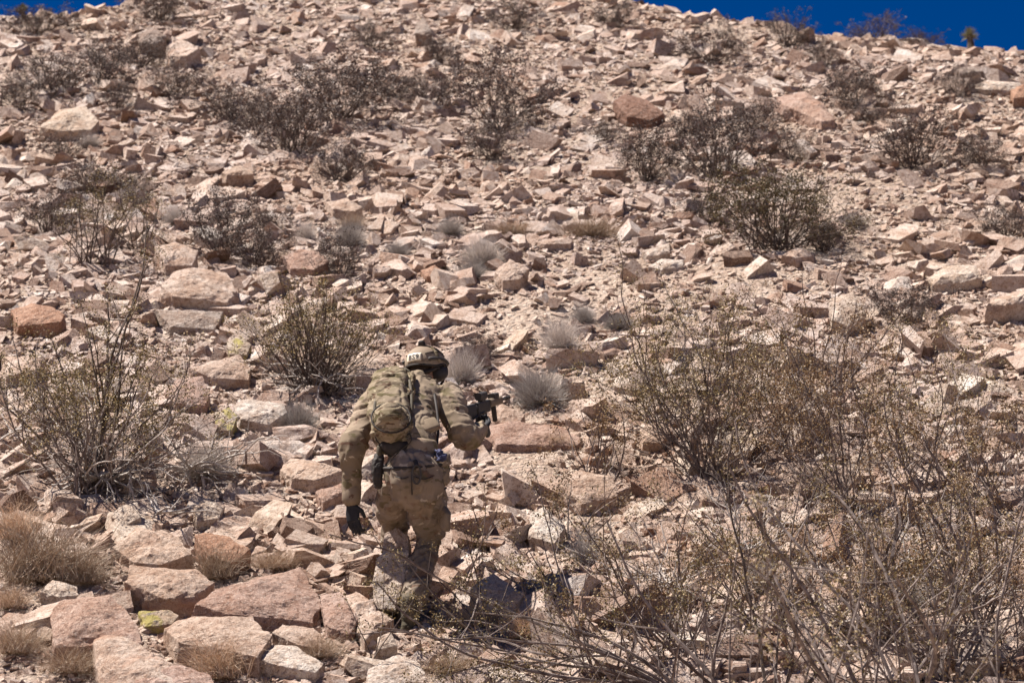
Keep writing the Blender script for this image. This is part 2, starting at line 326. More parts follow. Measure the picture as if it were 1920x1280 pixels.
# rocks traced one by one: name, outline of the lit top face (photo pixels), thickness m, pitch of the top (deg above the slope's), material, label
TANR = rock_material('tan_rock', [(0.0, (0.50, 0.39, 0.32)), (1.0, (0.60, 0.49, 0.415))], vein=0.6)
HERO = [
 ('boulder', [(366,1132),(403,1102),(470,1082),(564,1062),(591,1105),(605,1135),(588,1166),(504,1161),(420,1149)], .13, 8, PINK, 'broad speckled pink slab, largest flat boulder in the pile near the bottom left'),
 ('boulder', [(306,1176),(363,1157),(403,1152),(474,1156),(511,1189),(484,1230),(437,1220),(383,1213),(336,1203)], .22, 0, TANR, 'tan boulder with a dark undercut front, tucked just below the broad speckled pink slab'),
 ('boulder', [(487,1236),(511,1208),(554,1209),(608,1243),(591,1260),(537,1250),(517,1240)], .12, 0, PALE, 'pale wedge-shaped block at the lower right of the bottom left rock pile'),
 ('boulder', [(94,1146),(111,1125),(208,1115),(232,1132),(259,1169),(265,1206),(235,1203),(188,1196),(101,1213)], .20, 14, PINK, 'smooth pink-orange boulder in the bottom left corner above dry grass'),
 ('boulder', [(175,1199),(202,1189),(252,1199),(316,1240),(336,1290),(188,1290)], .2, 10, TANR, 'rough tan boulder at the bottom edge in front of the smooth pink-orange one'),
 ('boulder', [(252,1273),(279,1253),(336,1246),(393,1263),(417,1290),(260,1295)], .2, 6, PINK, 'low brown-pink rock cut off by the bottom edge of the photo'),
 ('boulder', [(235,1092),(242,1058),(289,1062),(366,1065),(400,1092),(369,1116),(312,1122),(289,1100)], .20, 4, TANR, 'blocky tan boulder with a black shaded face, on top of the bottom left pile'),
 ('rock', [(259,1146),(322,1141),(336,1152),(322,1169),(269,1174)], .09, 10, LICH, 'short log-like stone with bright yellow-green lichen between the stacked boulders'),
 ('boulder', [(212,1025),(235,1011),(255,988),(336,1008),(359,1038),(302,1058),(252,1055)], .14, 14, TANR, 'rounded pale tan boulder behind the bottom left rock pile'),
 ('boulder', [(363,1001),(383,994),(433,1005),(470,1028),(437,1056),(386,1040)], .14, 18, RUST, 'orange-stained boulder above the broad speckled pink slab'),
 ('rock', [(77,1109),(97,1085),(144,1099),(148,1115),(111,1119)], .1, 10, PALE, 'pale stone at the foot of the big dry grass clump'),
 ('rock', [(-20,955),(0,957),(24,971),(10,985),(-20,985)], .1, 10, PALE, 'whitish rock at the left edge beside the dry grass clump'),
 ('rock', [(511,1186),(531,1171),(588,1176),(615,1199),(615,1220),(554,1206)], .09, 5, TANR, 'flat tan rock tucked below the right end of the broad speckled slab'),
 ('boulder', [(600,1115),(640,1108),(672,1160),(655,1190),(612,1172)], .1, 10, PINK, 'brownish pink boulder right of the broad speckled slab'),
 ('rock', [(640,1120),(668,1108),(700,1128),(690,1150),(655,1150)], .14, 0, TANR, 'tan rock with a black hollow below, left of the person\'s boot'),
 ('rock', [(678,1150),(708,1139),(740,1160),(711,1183),(684,1200),(668,1180)], .1, 5, TANR, 'split tan rock just left of the planted boot'),
 ('rock', [(708,1192),(734,1184),(746,1209),(705,1217)], .1, 20, PALE, 'small upright whitish stone below the planted boot'),
 ('boulder', [(690,1253),(747,1223),(788,1243),(800,1278),(690,1283)], .12, 12, PALE, 'white-grey boulder at the bottom edge below the person'),
 ('rock', [(875,1270),(915,1246),(960,1250),(1010,1280),(950,1290)], .08, 6, PALE, 'pale flat slab under crossing dry branches at the bottom edge'),
 ('boulder', [(905,800),(950,790),(1050,800),(1095,822),(1080,836),(1000,832),(930,832)], .07, 2, PINK, 'long flat reddish slab right of the person\'s elbow'),
 ('boulder', [(660,672),(690,653),(722,660),(742,682),(728,700),(690,692),(668,700)], .16, -6, TANR, 'boulder with a black shaded hollow left of the helmet'),
 ('boulder', [(20,581),(60,568),(97,575),(121,588),(114,603),(67,606),(34,612)], .14, 8, RUST, 'reddish boulder near the left edge at mid height'),
 ('boulder', [(302,535),(322,511),(363,501),(423,511),(447,544),(427,568),(369,552),(322,555)], .15, 10, TANR, 'big tan boulder with a dark overhang behind the tall left shrub'),
 ('rock', [(292,580),(356,585),(420,583),(403,618),(319,612)], .08, 6, GREY, 'grey flat slab under the overhanging boulder'),
 ('boulder', [(353,690),(450,662),(470,689),(467,712),(396,708)], .12, 8, TANR, 'wide tan boulder between the left shrub and the dark twiggy bush'),
 ('boulder', [(309,733),(333,709),(380,706),(393,736),(386,760),(329,756)], .1, 18, PINK, 'rounded speckled pink boulder right of the tall left shrub'),
 ('boulder', [(437,760),(464,746),(534,756),(537,773),(504,796),(450,786)], .09, 14, PALE, 'pale grey boulder below the dark twiggy bush'),
 ('rock', [(402,772),(430,762),(445,780),(436,806),(405,808)], .08, 18, LICH, 'tan rock with a yellow lichen patch right of the left shrub'),
 ('rock', [(425,640),(450,628),(472,645),(462,665),(430,664)], .08, 15, LICH, 'rock with greenish yellow lichen left of the dark twiggy bush'),
 ('rock', [(0,665),(50,672),(85,677),(70,695),(10,705)], .14, 0, TANR, 'tan ledge rock with a dark underside at the left edge'),
 ('boulder', [(75,238),(110,205),(160,198),(188,225),(170,243),(110,246)], .15, 10, PALE, 'large smooth pale boulder high on the slope near the left edge'),
 ('boulder', [(258,60),(290,50),(312,68),(295,84),(262,86)], .18, 16, GREY, 'dark grey-brown boulder near the top left skyline'),
 ('boulder', [(308,88),(340,72),(375,90),(350,104),(318,104)], .2, 0, TANR, 'pointed boulder with a shaded front beside the dark grey-brown one'),
 ('boulder', [(415,322),(450,310),(476,320),(474,328),(425,328)], .16, 2, TANR, 'drum-like brown block with a flat lit top, upper left slope'),
 ('boulder', [(1150,188),(1172,176),(1215,186),(1246,213),(1222,226),(1175,218)], .12, 12, DARKR, 'rust-brown boulder with a black shaded side, upper middle slope'),
 ('boulder', [(1455,182),(1510,172),(1545,195),(1566,225),(1540,228),(1500,202),(1470,198)], .16, 4, PINK, 'long curved pale ledge on the upper right slope'),
 ('rock', [(1790,132),(1835,126),(1840,134),(1800,138)], .16, 0, GREY, 'dark square block just under the right skyline'),
 ('rock', [(1815,165),(1850,150),(1915,155),(1910,170),(1850,168)], .08, 2, PALE, 'sandy ledge near the right edge below the skyline'),
 ('rock', [(1895,168),(1925,160),(1925,182),(1900,184)], .15, 0, RUST, 'red-brown rock at the right edge below the skyline'),
 ('boulder', [(927,509),(956,484),(993,503),(976,522),(942,526)], .14, 10, TANR, 'pyramid-like tan boulder with a dark right side above the middle'),
 ('rock', [(1003,452),(1040,445),(1074,450),(1070,456),(1020,458)], .1, 0, TANR, 'thin brown slab with a dark front edge above the pyramid-like boulder'),
 ('rock', [(1205,470),(1254,455),(1258,473),(1235,480),(1215,479)], .08, 14, PALE, 'bright white block left of the big olive bush'),
 ('rock', [(1215,499),(1240,485),(1283,487),(1280,500),(1240,506)], .06, 4, PALE, 'bright white flat stone just below the white block'),
 ('rock', [(788,507),(815,497),(834,508),(830,518),(800,518)], .07, 12, RUST, 'yellowish tan stone above the person, left of the middle'),
 ('rock', [(1145,718),(1170,695),(1202,720),(1195,733),(1160,726)], .06, 8, PALE, 'white slab beside the bare sandy patch'),
 ('boulder', [(1740,522),(1770,498),(1830,497),(1842,520),(1800,530),(1750,535)], .1, 12, PALE, 'smooth pale boulder on the right above the shrubs'),
 ('boulder', [(1850,567),(1880,550),(1930,543),(1930,568),(1885,572)], .2, 0, TANR, 'ledge with a deep dark overhang at the right edge'),
 ('boulder', [(1794,1190),(1811,1168),(1824,1166),(1864,1189),(1878,1220),(1851,1246),(1804,1243)], .14, 22, PALE, 'upright pale boulder behind branches in the bottom right corner'),
 ('rock', [(915,772),(940,756),(985,775),(975,792),(930,792)], .09, 10, TANR, 'tan stone in front of the rifle muzzle'),
 ('boulder', [(524,880),(544,857),(605,866),(645,880),(590,900),(544,895)], .13, 2, TANR, 'tan slab with a black gap beneath, left of the hanging arm'),
 ('rock', [(591,922),(640,905),(650,925),(605,942)], .1, 8, PINK, 'pinkish stone beside the hanging forearm'),
 ('rock', [(220,884),(250,868),(292,882),(285,908),(230,912)], .09, 15, TANR, 'tan rock behind bleached branches of the left shrub'),
 ('rock', [(363,950),(390,937),(422,950),(410,972),(370,976)], .09, 14, PALE, 'rounded pale stone among bleached dead branches'),
 ('rock', [(208,968),(225,945),(257,942),(265,968),(235,985)], .09, 14, PALE, 'whitish stone under the dead branches right of the dry grass'),
 ('boulder', [(1045,905),(1080,880),(1150,892),(1160,930),(1090,945)], .1, 12, TANR, 'tan boulder half hidden by the small leafy shrub right of the person'),
 ('boulder', [(995,960),(1020,948),(1060,985),(1040,1018),(990,1005)], .1, 18, PALE, 'light stone face behind thin branches right of the thigh'),
 ('boulder', [(880,1100),(925,1072),(985,1110),(960,1150),(905,1140)], .12, 18, PALE, 'pale boulder right of the shin behind crossing branches'),
 ('boulder', [(530,480),(560,466),(600,470),(618,490),(590,505),(545,503)], .1, 10, PINK, 'smooth pinkish boulder on the middle left slope'),
 ('boulder', [(290,462),(330,452),(372,470),(360,498),(310,498)], .12, 14, TANR, 'rounded tan boulder directly above the overhanging one'),
 ('rock', [(610,378),(650,372),(680,388),(665,396),(625,392)], .12, 2, TANR, 'tan rock with a shaded brown front in the upper middle left'),
 ('boulder', [(780,42),(795,34),(812,60),(800,68),(778,62)], .22, 20, GREY, 'dark triangular boulder near the top, left of the middle'),
 ('boulder', [(1555,560),(1600,545),(1625,590),(1590,612),(1560,600)], .12, 22, PALE, 'tall smooth tan boulder behind the right shrubs'),
 ('boulder', [(1200,800),(1245,788),(1262,806),(1240,830),(1205,828)], .1, 10, TANR, 'tan rock between the two shrubs right of the long reddish slab'),
]
hero_xy = []
def build_hero(i, name, outline, thick, tilt, mat, label):
    thick *= 1.3
    cx = sum(p[0] for p in outline)/len(outline); ymax = max(p[1] for p in outline)
    base = at(cx, min(ymax, 1330)); s = scale_at(base)
    # plane of the top face: passes thick*0.75 above the ground at the front, its pitch a little other than the slope
    ang = math.atan(SL)+R(tilt)
    n_ = np.array([random.Random(i).uniform(-.12, .12), -math.sin(ang), math.cos(ang)]); n_ /= np.linalg.norm(n_)
    # the outline's lowest point lies on the top plane; put it over the ground seen a little lower in the picture
    d0 = ray(cx, ymax+thick*0.62*s*0.9); b0 = at(cx, min(ymax+thick*0.62*s*0.9, 1500))
    d = ray(cx, ymax); p0 = d*(b0[1]/d[1])
    top = []
    for (px, py) in outline:
        r = ray(px, py); t = np.dot(n_, p0)/np.dot(n_, r); top.append(r*t)
    top = np.array(top); c = top.mean(0)
    rg = np.random.default_rng(100+i)
    dn = -n_*0.55+np.array([0, 0.15, -0.7]); dn /= np.linalg.norm(dn)
    mid = c+(top-c)*rg.uniform(1.0, 1.06, (len(top), 1))+dn*thick*rg.uniform(0.35, 0.6, (len(top), 1))
    bot = c+(top-c)*rg.uniform(0.8, 0.98, (len(top), 1))+dn*thick*rg.uniform(1.2, 1.6, (len(top), 1))
    crown = c+(top-c)*rg.uniform(0.3, 0.6, (len(top), 1))+n_*rg.uniform(0.03, 0.20, (len(top), 1))*np.linalg.norm(top-c, axis=1).mean()
    P = np.concatenate([top, mid, bot, crown]); o0 = P.mean(0); P = P-o0
    bm = hull_mesh(P)
    size = np.linalg.norm(P, axis=1).max()
    V, F = refine(bm, max(size*0.062, 0.014), 6, size*0.014, size*0.075, 200+i, size)
    me = mesh_np(name, V, F, mat); o = mobj(name, me); o.location = o0
    tag(o, label, 'boulder' if name == 'boulder' else 'rock')
    hero_xy.append((o0[0], o0[1], np.linalg.norm((top-c)[:, :2], axis=1).max()))
    return o
for i, h in enumerate(HERO): build_hero(i, *h)

FOOT = at(775, 1192)
def face_rock(name, front, d0, d1, thick, mat, label, seed):
    # front: outline of the face turned to the camera, d0/d1: metres behind the planted foot at its bottom/top
    ys = [p[1] for p in front]; lo, hi = max(ys), min(ys); Pn = []
    for (px, py) in front:
        t = (lo-py)/(lo-hi); y = FOOT[1]+d0+(d1-d0)*t; d = ray(px, py); a = d*(y/d[1]); Pn.append(a); Pn.append(a+np.array([0.01, thick*(1-.3*t), 0.02-0.06*t]))
    c = np.mean(Pn, 0); bm = hull_mesh([p-c for p in Pn]); size = max(np.linalg.norm(p-c) for p in Pn)
    V, F = refine(bm, size*.07, 6, size*.035, size*.08, seed, size)
    o = mobj(name, mesh_np(name, V, F, mat)); o.location = c; tag(o, label, name); hero_xy.append((c[0], c[1], size*.8)); return o
face_rock('boulder', [(698,1140),(704,1045),(730,1030),(766,1036),(762,1075),(744,1100),(742,1145)], .06, .20, .34, PALE, 'tall pale boulder face left of the person\'s shin', 901)
face_rock('boulder', [(714,1042),(720,998),(744,988),(766,1002),(768,1042)], .20, .26, .2, ROCK, 'rock covering the person\'s raised lower leg', 902)
face_rock('rock', [(655,1180),(668,1130),(700,1120),(712,1185)], -.05, .04, .25, ROCK, 'brownish rock beside the tall pale boulder face', 903)

BALLS = [
 (1010,752,118,72,'grey ball-shaped dry shrub right of the rifle'),
 (1048,648,88,62,'smaller grey ball shrub above the one right of the rifle'),
 (905,490,100,52,'pale dry shrub left of the pyramid-like boulder'),
 (655,455,70,48,'pale dry tuft on the middle left slope'),
 (572,445,50,36,'small pale tuft left of the other pale dry tuft'),
 (865,712,86,66,'pale feathery shrub beside the helmet'),
 (1160,612,72,34,'low pale shrub right of the smaller grey ball shrub'),
 (1092,600,56,36,'pale tuft between the two low pale shrubs'),
 (845,435,60,34,'faint pale tuft above the middle'),
 (330,415,60,34,'pale tuft beside the brown bush on the left'),
 (168,272,56,26,'grey tuft below the large smooth pale boulder'),
 (745,480,60,36,'dry pale tuft left of the yellowish tan stone'),
 (885,518,70,36,'pale tuft under the pale dry shrub by the pyramid-like boulder'),
 (1100,1052,70,66,'grey twiggy ball shrub in the lower centre'),
 (560,800,90,56,'grey brushy growth beneath the dark twiggy bush'),
 (385,885,110,66,'grey brushy shrub among the dead branches'),
 (1600,418,60,26,'faint pale tuft right of the big olive bush'),
 (1420,1100,80,60,'grey brushy tuft in the lower right thicket'),
 (1705,1130,80,50,'grey brushy tuft deep in the right thicket'),
]
GRASS = [
 (75,1092,230,130,'big clump of pinkish dry grass at the lower left'),
 (30,1010,110,80,'straw grass behind the big pinkish dry clump'),
 (150,1095,120,80,'dry grass at the right side of the big pinkish clump'),
 (30,1225,120,70,'short dry grass below the smooth pink-orange boulder at the left edge'),
 (130,1262,130,60,'short straw grass along the bottom left edge'),
 (165,1225,90,50,'dry grass in the shade under the smooth pink-orange boulder'),
 (410,1085,120,70,'dark dry grass in front of the orange-stained boulder'),
 (520,1068,110,44,'dry grass behind the broad speckled pink slab'),
 (415,1272,150,90,'brown grass spikes in front of the undercut tan boulder'),
 (600,1232,90,50,'brown grass between the wedge-shaped block and the boot rocks'),
 (890,1175,90,54,'dry grass right of the planted boot'),
 (985,1195,110,56,'dry grass clump in the bottom centre behind branches'),
 (840,1262,110,40,'short grass at the bottom edge below the boot'),
 (740,1030,60,36,'grass blades on the rock covering the raised leg'),
 (1040,835,60,26,'grass tuft on the long flat reddish slab'),
 (1110,445,120,44,'faint straw grass on the upper middle slope'),
 (660,425,60,30,'straw tuft behind the pale dry tuft on the middle left'),
 (960,440,80,30,'straw grass above the thin brown slab'),
 (20,1140,90,50,'straw grass at the left edge beside the pink-orange boulder'),
]
# scattered stones
PIX_SAND = [(1560, 470, 160, 40), (1250, 640, 80, 30), (1000, 600, 120, 30), (1000, 870, 90, 40), (1350, 60, 80, 50), (400, 640, 0, 1), (1150, 745, 130, 50), (1600, 365, 190, 45), (1130, 540, 120, 40), (1120, 1000, 60, 40), (1420, 530, 120, 30), (1490, 60, 90, 40)]
sand = []
for (px, py, rx, ry) in PIX_SAND:
    c = at(px, py); e = at(px, py-ry); sand.append((c[0], c[1], rx/scale_at(c), abs(e[1]-c[1])+.2))
def sandmask(x, y):
    m = np.zeros_like(x)
    for (cx, cy, rx, ry) in sand: m = np.maximum(m, np.exp(-(((x-cx)/rx)**2+((y-cy)/ry)**2)))
    return m
def scatter(n, smin, smax, power, seed, ymax=32.0, ymin=12.2):
    g = np.random.default_rng(seed)
    y = g.uniform(ymin**1.6, ymax**1.6, n)**(1/1.6); x = g.uniform(-0.198, 0.198, n)*y
    keep = y < ridge_y(x, y)+0.5
    keep &= g.uniform(0, 1, n) > 0.9*sandmask(x, y)
    cl = fbm(np.stack([x*0.8, y*0.5, x*0], -1), 3, 33)
    keep &= g.uniform(0, 1, n) < np.clip(1.0+cl*1.0, 0.5, 1)
    x, y = x[keep], y[keep]; n = len(x)
    u = g.uniform(0, 1, n); s = (smin**(1-power)+u*(smax**(1-power)-smin**(1-power)))**(1/(1-power))
    return x, y, s, g
xs, ys_, ss, g = scatter(84000, 0.046, 0.40, 2.95, 3)
ss = ss*np.interp(ys_, [13, 15, 22, 30], [1.0, 0.97, 0.80, 0.68])
keep = np.ones(len(xs), bool)
for (hx, hy, hr) in hero_xy:
    dd = np.hypot(xs-hx, (ys_-hy))
    keep &= ~((dd < hr*0.95) & (ss > 0.09))
    keep &= ~((np.abs(xs-hx) < hr*0.9) & (ys_ < hy) & (ys_ > hy-hr*1.5-.12) & (ss > 0.085))
# keep big ones clear of the person's legs
for (px, py, wp, *_r) in BALLS+GRASS:
    c = at(px, min(py, 1290)); s_ = scale_at(c); keep &= ~((((xs-c[0])/(wp/s_*.6))**2+((ys_-c[1]+wp/s_*.15)/(wp/s_*.6))**2 < 1) & (ss > .06))
keep &= ~((np.abs(xs-FOOT[0]) < 0.22) & (ys_ > FOOT[1]-0.35) & (ys_ < FOOT[1]+0.6) & (ss > 0.10))
xs, ys_, ss = xs[keep], ys_[keep], ss[keep]; n = len(xs)
zz = terrain(xs, ys_)
pxs = ss/ys_*FPX
inframe = (np.abs(xs/ys_*FPX) < 940) & (zz/ys_ > tan_el(1270)) & (zz/ys_ < tan_el(10))
order = np.argsort(-np.where(inframe, pxs, 0)); NIND = 235
ind = set(order[:NIND].tolist())
rndv = g.uniform(0, 1, n); yaw = g.uniform(0, 6.28, n); tx = g.normal(0, 0.33, n)-0.05; ty = g.normal(0, 0.33, n)
asp = np.stack([np.ones(n), g.uniform(0.5, 0.95, n), g.uniform(0.2, 0.62, n)], -1)
pi_ = g.integers(0, 22, n)
hi_me = [mesh_np('stone', V, F, ROCK) for V, F in protos_hi]
hi_pale = [mesh_np('stone', V, F, PALE) for V, F in protos_hi[:5]]
Vs, Fs, As = [], [], []; off = 0
LAND = [(485,1115,'the broad speckled pink slab'),(410,1190,'the undercut tan boulder'),(550,1225,'the wedge-shaped pale block'),(180,1165,'the smooth pink-orange boulder'),
 (300,1090,'the block with a black face'),(285,1025,'the rounded pale tan boulder'),(415,1025,'the orange-stained boulder'),(75,1050,'the big dry grass clump'),(745,1228,'the white-grey boulder at the bottom'),
 (775,1180,'the planted boot'),(800,970,'the person\'s thighs'),(662,965,'the hanging gloved hand'),(800,690,'the helmet'),(905,770,'the rifle'),(1000,815,'the long flat reddish slab'),(700,680,'the black hollow beside the helmet'),
 (590,650,'the dark twiggy bush'),(180,800,'the tall leafy left shrub'),(70,590,'the reddish boulder on the left'),(375,545,'the boulder with a dark overhang'),(410,690,'the wide tan boulder at left'),(350,735,'the rounded speckled pink boulder'),
 (485,770,'the pale grey boulder'),(120,225,'the large smooth pale boulder'),(340,90,'the pointed boulder'),(445,325,'the drum-like brown block'),(1195,205,'the rust-brown boulder'),(1515,205,'the long curved pale ledge'),
 (960,505,'the pyramid-like boulder'),(1040,455,'the thin brown slab'),(1240,475,'the bright white block'),(1170,715,'the white slab by the sandy patch'),(1790,515,'the smooth pale boulder on the right'),(1895,565,'the dark overhang at the right edge'),
 (1830,1205,'the upright bottom right boulder'),(585,880,'the slab with a black gap'),(1010,715,'the grey ball-shaped shrub'),(1048,620,'the smaller grey ball shrub'),(1450,400,'the big olive bush'),(940,200,'the tall rounded dark bush'),
 (640,190,'the wide dark upper bush'),(1200,285,'the bush below the rust-brown boulder'),(170,430,'the leafy shrub behind the tall one'),(420,430,'the brown bush on the left'),(905,655,'the small bush above the helmet'),(1125,870,'the small leafy shrub by the slab'),
 (1335,800,'the dense upright shrub'),(1590,850,'the middle of the right thicket'),(1760,850,'the open right thicket shrub'),(1875,880,'the shrub at the right edge'),(1590,575,'the tall smooth tan boulder'),(1270,1150,'the leafy bottom centre shrub'),
 (1640,1120,'the tangled lower right shrub'),(920,1120,'the pale boulder by the shin'),(985,1165,'the bottom centre grass clump'),(1050,980,'the light stone face by the thigh'),(655,440,'the pale tuft in the middle left'),(575,485,'the smooth pinkish boulder'),
 (380,860,'the grey shrub among dead branches'),(1440,1100,'the grey-stemmed lower right shrub'),(1700,590,'the brown bush above the thicket'),(30,1240,'the short grass at bottom left'),(1150,1240,'the low shrub under arching branches'),(30,690,'the ledge rock at the left edge')]
DIRS = ['right of', 'above right of', 'above', 'above left of', 'left of', 'below left of', 'below', 'below right of']
ORD = ['', 'second ', 'third ', 'fourth ', 'fifth ', 'sixth ', 'seventh ', 'eighth ', 'ninth ', 'tenth ']
slab_ = {}; lab_of = {}
for i in ind:
    px = 960+xs[i]/ys_[i]*FPX*0.975; py = 640-FPX*math.tan(math.atan(zz[i]/ys_[i])-PITCH)
    k = min(range(len(LAND)), key=lambda q: (LAND[q][0]-px)**2+(LAND[q][1]-py)**2)
    a = math.atan2(-(py-LAND[k][1]), px-LAND[k][0]); dk = int(round(a/(math.pi/4))) % 8
    slab_.setdefault((k, dk), []).append((math.hypot(px-LAND[k][0], py-LAND[k][1]), i))
for (k, dk), L in slab_.items():
    L.sort()
    for r_, (_, i) in enumerate(L):
        cw = 'pale' if rndv[i] >= 0.88 else ''
        if len(L) == 1: lab_of[i] = ('pale' if cw else 'angular tan')+' stone just '+DIRS[dk]+' '+LAND[k][2]
        else: lab_of[i] = (cw or 'tan')+' stone, '+ORD[r_]+'nearest of those '+DIRS[dk]+' '+LAND[k][2]
for i in range(n):
    M = np.array(slope_frame(yaw[i], tx[i], ty[i])); S = ss[i]*asp[i]
    loc = np.array([xs[i], ys_[i], zz[i]+S[2]*0.04])
    if i in ind:
        me = hi_me[pi_[i] % 14] if rndv[i] < 0.88 else hi_pale[pi_[i] % 5]
        o = mobj('stone', me); o.location = loc
        o.rotation_euler = Matrix(M.tolist()).to_euler(); o.scale = S
        tag(o, lab_of[i], 'stone', 'loose angular stones on the slope')
    else:
        V, F = protos_lo[pi_[i] if ss[i] > .075 else 14+pi_[i] % 8]
        Vs.append((V*S) @ M.T+loc); Fs.append(F+off); off += len(V); As.append(np.full(len(V), rndv[i]))
o = mobj('rubble', mesh_np('rubble', np.concatenate(Vs), np.concatenate(Fs), ROCK, {'rnd': np.concatenate(As)})); tag(o, kind='stuff', label='loose pale tan rubble stones covering the whole hillside', cat='rubble')
# gravel
xg, yg, sg, g2 = scatter(76000, 0.02, 0.08, 1.7, 8)
zg = terrain(xg, yg); Vs, Fs, As = [], [], []; off = 0
for k, (V, F) in enumerate(protos_tiny):
    idx = np.arange(k, len(xg), len(protos_tiny)); m = len(idx)
    a = g2.uniform(0, 6.28, m); ca, sa = np.cos(a), np.sin(a)
    Q = V[None]*sg[idx][:, None, None]*np.array([1, .9, .6])
    X = Q[..., 0]*ca[:, None]-Q[..., 1]*sa[:, None]; Y = Q[..., 0]*sa[:, None]+Q[..., 1]*ca[:, None]
    W = np.stack([X+xg[idx][:, None], Y+yg[idx][:, None], Q[..., 2]+Y*SL+zg[idx][:, None]+sg[idx][:, None]*.15], -1)
    Vs.append(W.reshape(-1, 3)); Fs.append((F[None]+(np.arange(m)*len(V))[:, None, None]+off).reshape(-1, 3)); off += m*len(V)
    As.append(np.repeat(g2.uniform(0, 1, m), len(V)))
o = mobj('gravel', mesh_np('gravel', np.concatenate(Vs), np.concatenate(Fs), ROCK, {'rnd': np.concatenate(As)})); tag(o, kind='stuff', label='fine tan gravel between the stones on the slope', cat='gravel')

# ------------------------------------------------------------------ plants
def tubes(segs, sides=3):
    """segs (n,8): p0,p1,r0,r1 -> V,F quads"""
    s = np.asarray(segs, float); p0, p1 = s[:, :3], s[:, 3:6]; r0, r1 = s[:, 6], s[:, 7]
    d = p1-p0; L = np.linalg.norm(d, axis=1)[:, None]+1e-9; d /= L
    ref = np.where(np.abs(d[:, 2:3]) > 0.9, np.array([[1., 0, 0]]), np.array([[0, 0, 1.]]))
    u = np.cross(d, ref); u /= np.linalg.norm(u, axis=1)[:, None]; v = np.cross(d, u)
    V = []
    for (p, r) in ((p0-d*r0[:, None]*0.3, r0), (p1+d*r1[:, None]*0.3, r1)):
        for k in range(sides):
            a = 2*math.pi*k/sides; V.append(p+(u*math.cos(a)+v*math.sin(a))*r[:, None])
    V = np.stack(V, 1); n = len(s); b = (np.arange(n)*2*sides)[:, None, None]
    F = np.array([[k, (k+1) % sides, sides+(k+1) % sides, sides+k] for k in range(sides)])[None]+b
    return V.reshape(-1, 3), F.reshape(-1, 4)
def leaves(P, size, g, flat=0.5):
    n = len(P); a = g.normal(size=(n, 3)); a /= np.linalg.norm(a, axis=1)[:, None]
    b = np.cross(a, g.normal(size=(n, 3))); b /= np.linalg.norm(b, axis=1)[:, None]
    s = (size*g.uniform(0.6, 1.3, n))[:, None]
    V = np.stack([P-a*s*.5, P+b*s*flat*.5, P+a*s*.5, P-b*s*flat*.5], 1)
    F = np.arange(4*n).reshape(n, 4)
    return V.reshape(-1, 3), F, np.repeat(g.uniform(0, 1, n), 4)
def grow(seed, H, nst, lean, seg=0.07, r0=0.008, br=0.30, depth=3, dirs=None, bend=0.16, up=0.03, leafn=5, leafspread=0.02, leaf_from=0.35, baser=0.05, tipz=0.0):
    g = random.Random(seed); segs = []; lp = []
    def rv(k): return Vector((g.gauss(0, k), g.gauss(0, k), g.gauss(0, k)))
    def branch(p, d, L, r, lev):
        nseg = max(2, int(L/seg)); sl = L/nseg
        for k in range(nseg):
            t = k/nseg
            d = (d+rv(bend)+Vector((0, 0, up))).normalized(); q = p+d*sl
            ra = r*(1-0.72*t); rb = r*(1-0.72*(k+1)/nseg)
            segs.append((*p, *q, ra, rb)); p = q
            if lev < depth and k > 0 and g.random() < br*(1.25 if lev else 1):
                side = (d*0.85+rv(0.62)+Vector((0, 0, 0.12))).normalized()
                branch(p, side, L*(1-t)*g.uniform(0.35, 0.7), max(rb*0.65, 0.0009), lev+1)
            if lev >= 1 and t >= leaf_from*(0 if lev > 1 else 1) and leafn:
                if p.z < tipz*H*g.uniform(0.5, 1.3): continue
                q_ = p+rv(leafspread)
                for _ in range(g.randint(0, leafn*2)): lp.append(q_+rv(leafspread*0.7))
        if leafn and p.z > tipz*H*0.6:
            for _ in range(leafn*3): lp.append(p+rv(leafspread))
    for i in range(nst):
        if dirs: d = Vector(dirs[i % len(dirs)]).normalized(); L = Vector(dirs[i % len(dirs)]).length*H
        else:
            a = g.uniform(0, 6.283); l = lean*math.sqrt(g.uniform(0.02, 1)); d = Vector((math.cos(a)*math.sin(l), math.sin(a)*math.sin(l), math.cos(l)))
            L = H*g.uniform(0.65, 1.1)
        branch(Vector((g.gauss(0, baser), g.gauss(0, baser), 0)), d, L, r0*g.uniform(0.6, 1.15), 0)
    return np.array(segs), np.array([v[:] for v in lp]) if lp else np.zeros((0, 3))
def shrub_meshes(seed, bark, leafm, leafsize, sides=3, flat=0.55, **kw):
    segs, lp = grow(seed, **kw); V, F = tubes(segs, sides)
    st = mesh_np('stems', V, F, bark); lf = None
    if len(lp):
        V, F, A = leaves(lp, leafsize, np.random.default_rng(seed), flat); lf = mesh_np('foliage', V, F, leafm, {'rnd': A})
    return st, lf
def place_shrub(name, meshes, loc, scale, rot, label, cat='shrub', group=None):
    e = empty(name, loc); e.rotation_euler = (0, 0, rot); e.scale = scale if hasattr(scale, '__len__') else (scale,)*3
    mobj('stems', meshes[0], e)
    if meshes[1]: mobj('foliage', meshes[1], e)
    return tag(e, label, cat, group)
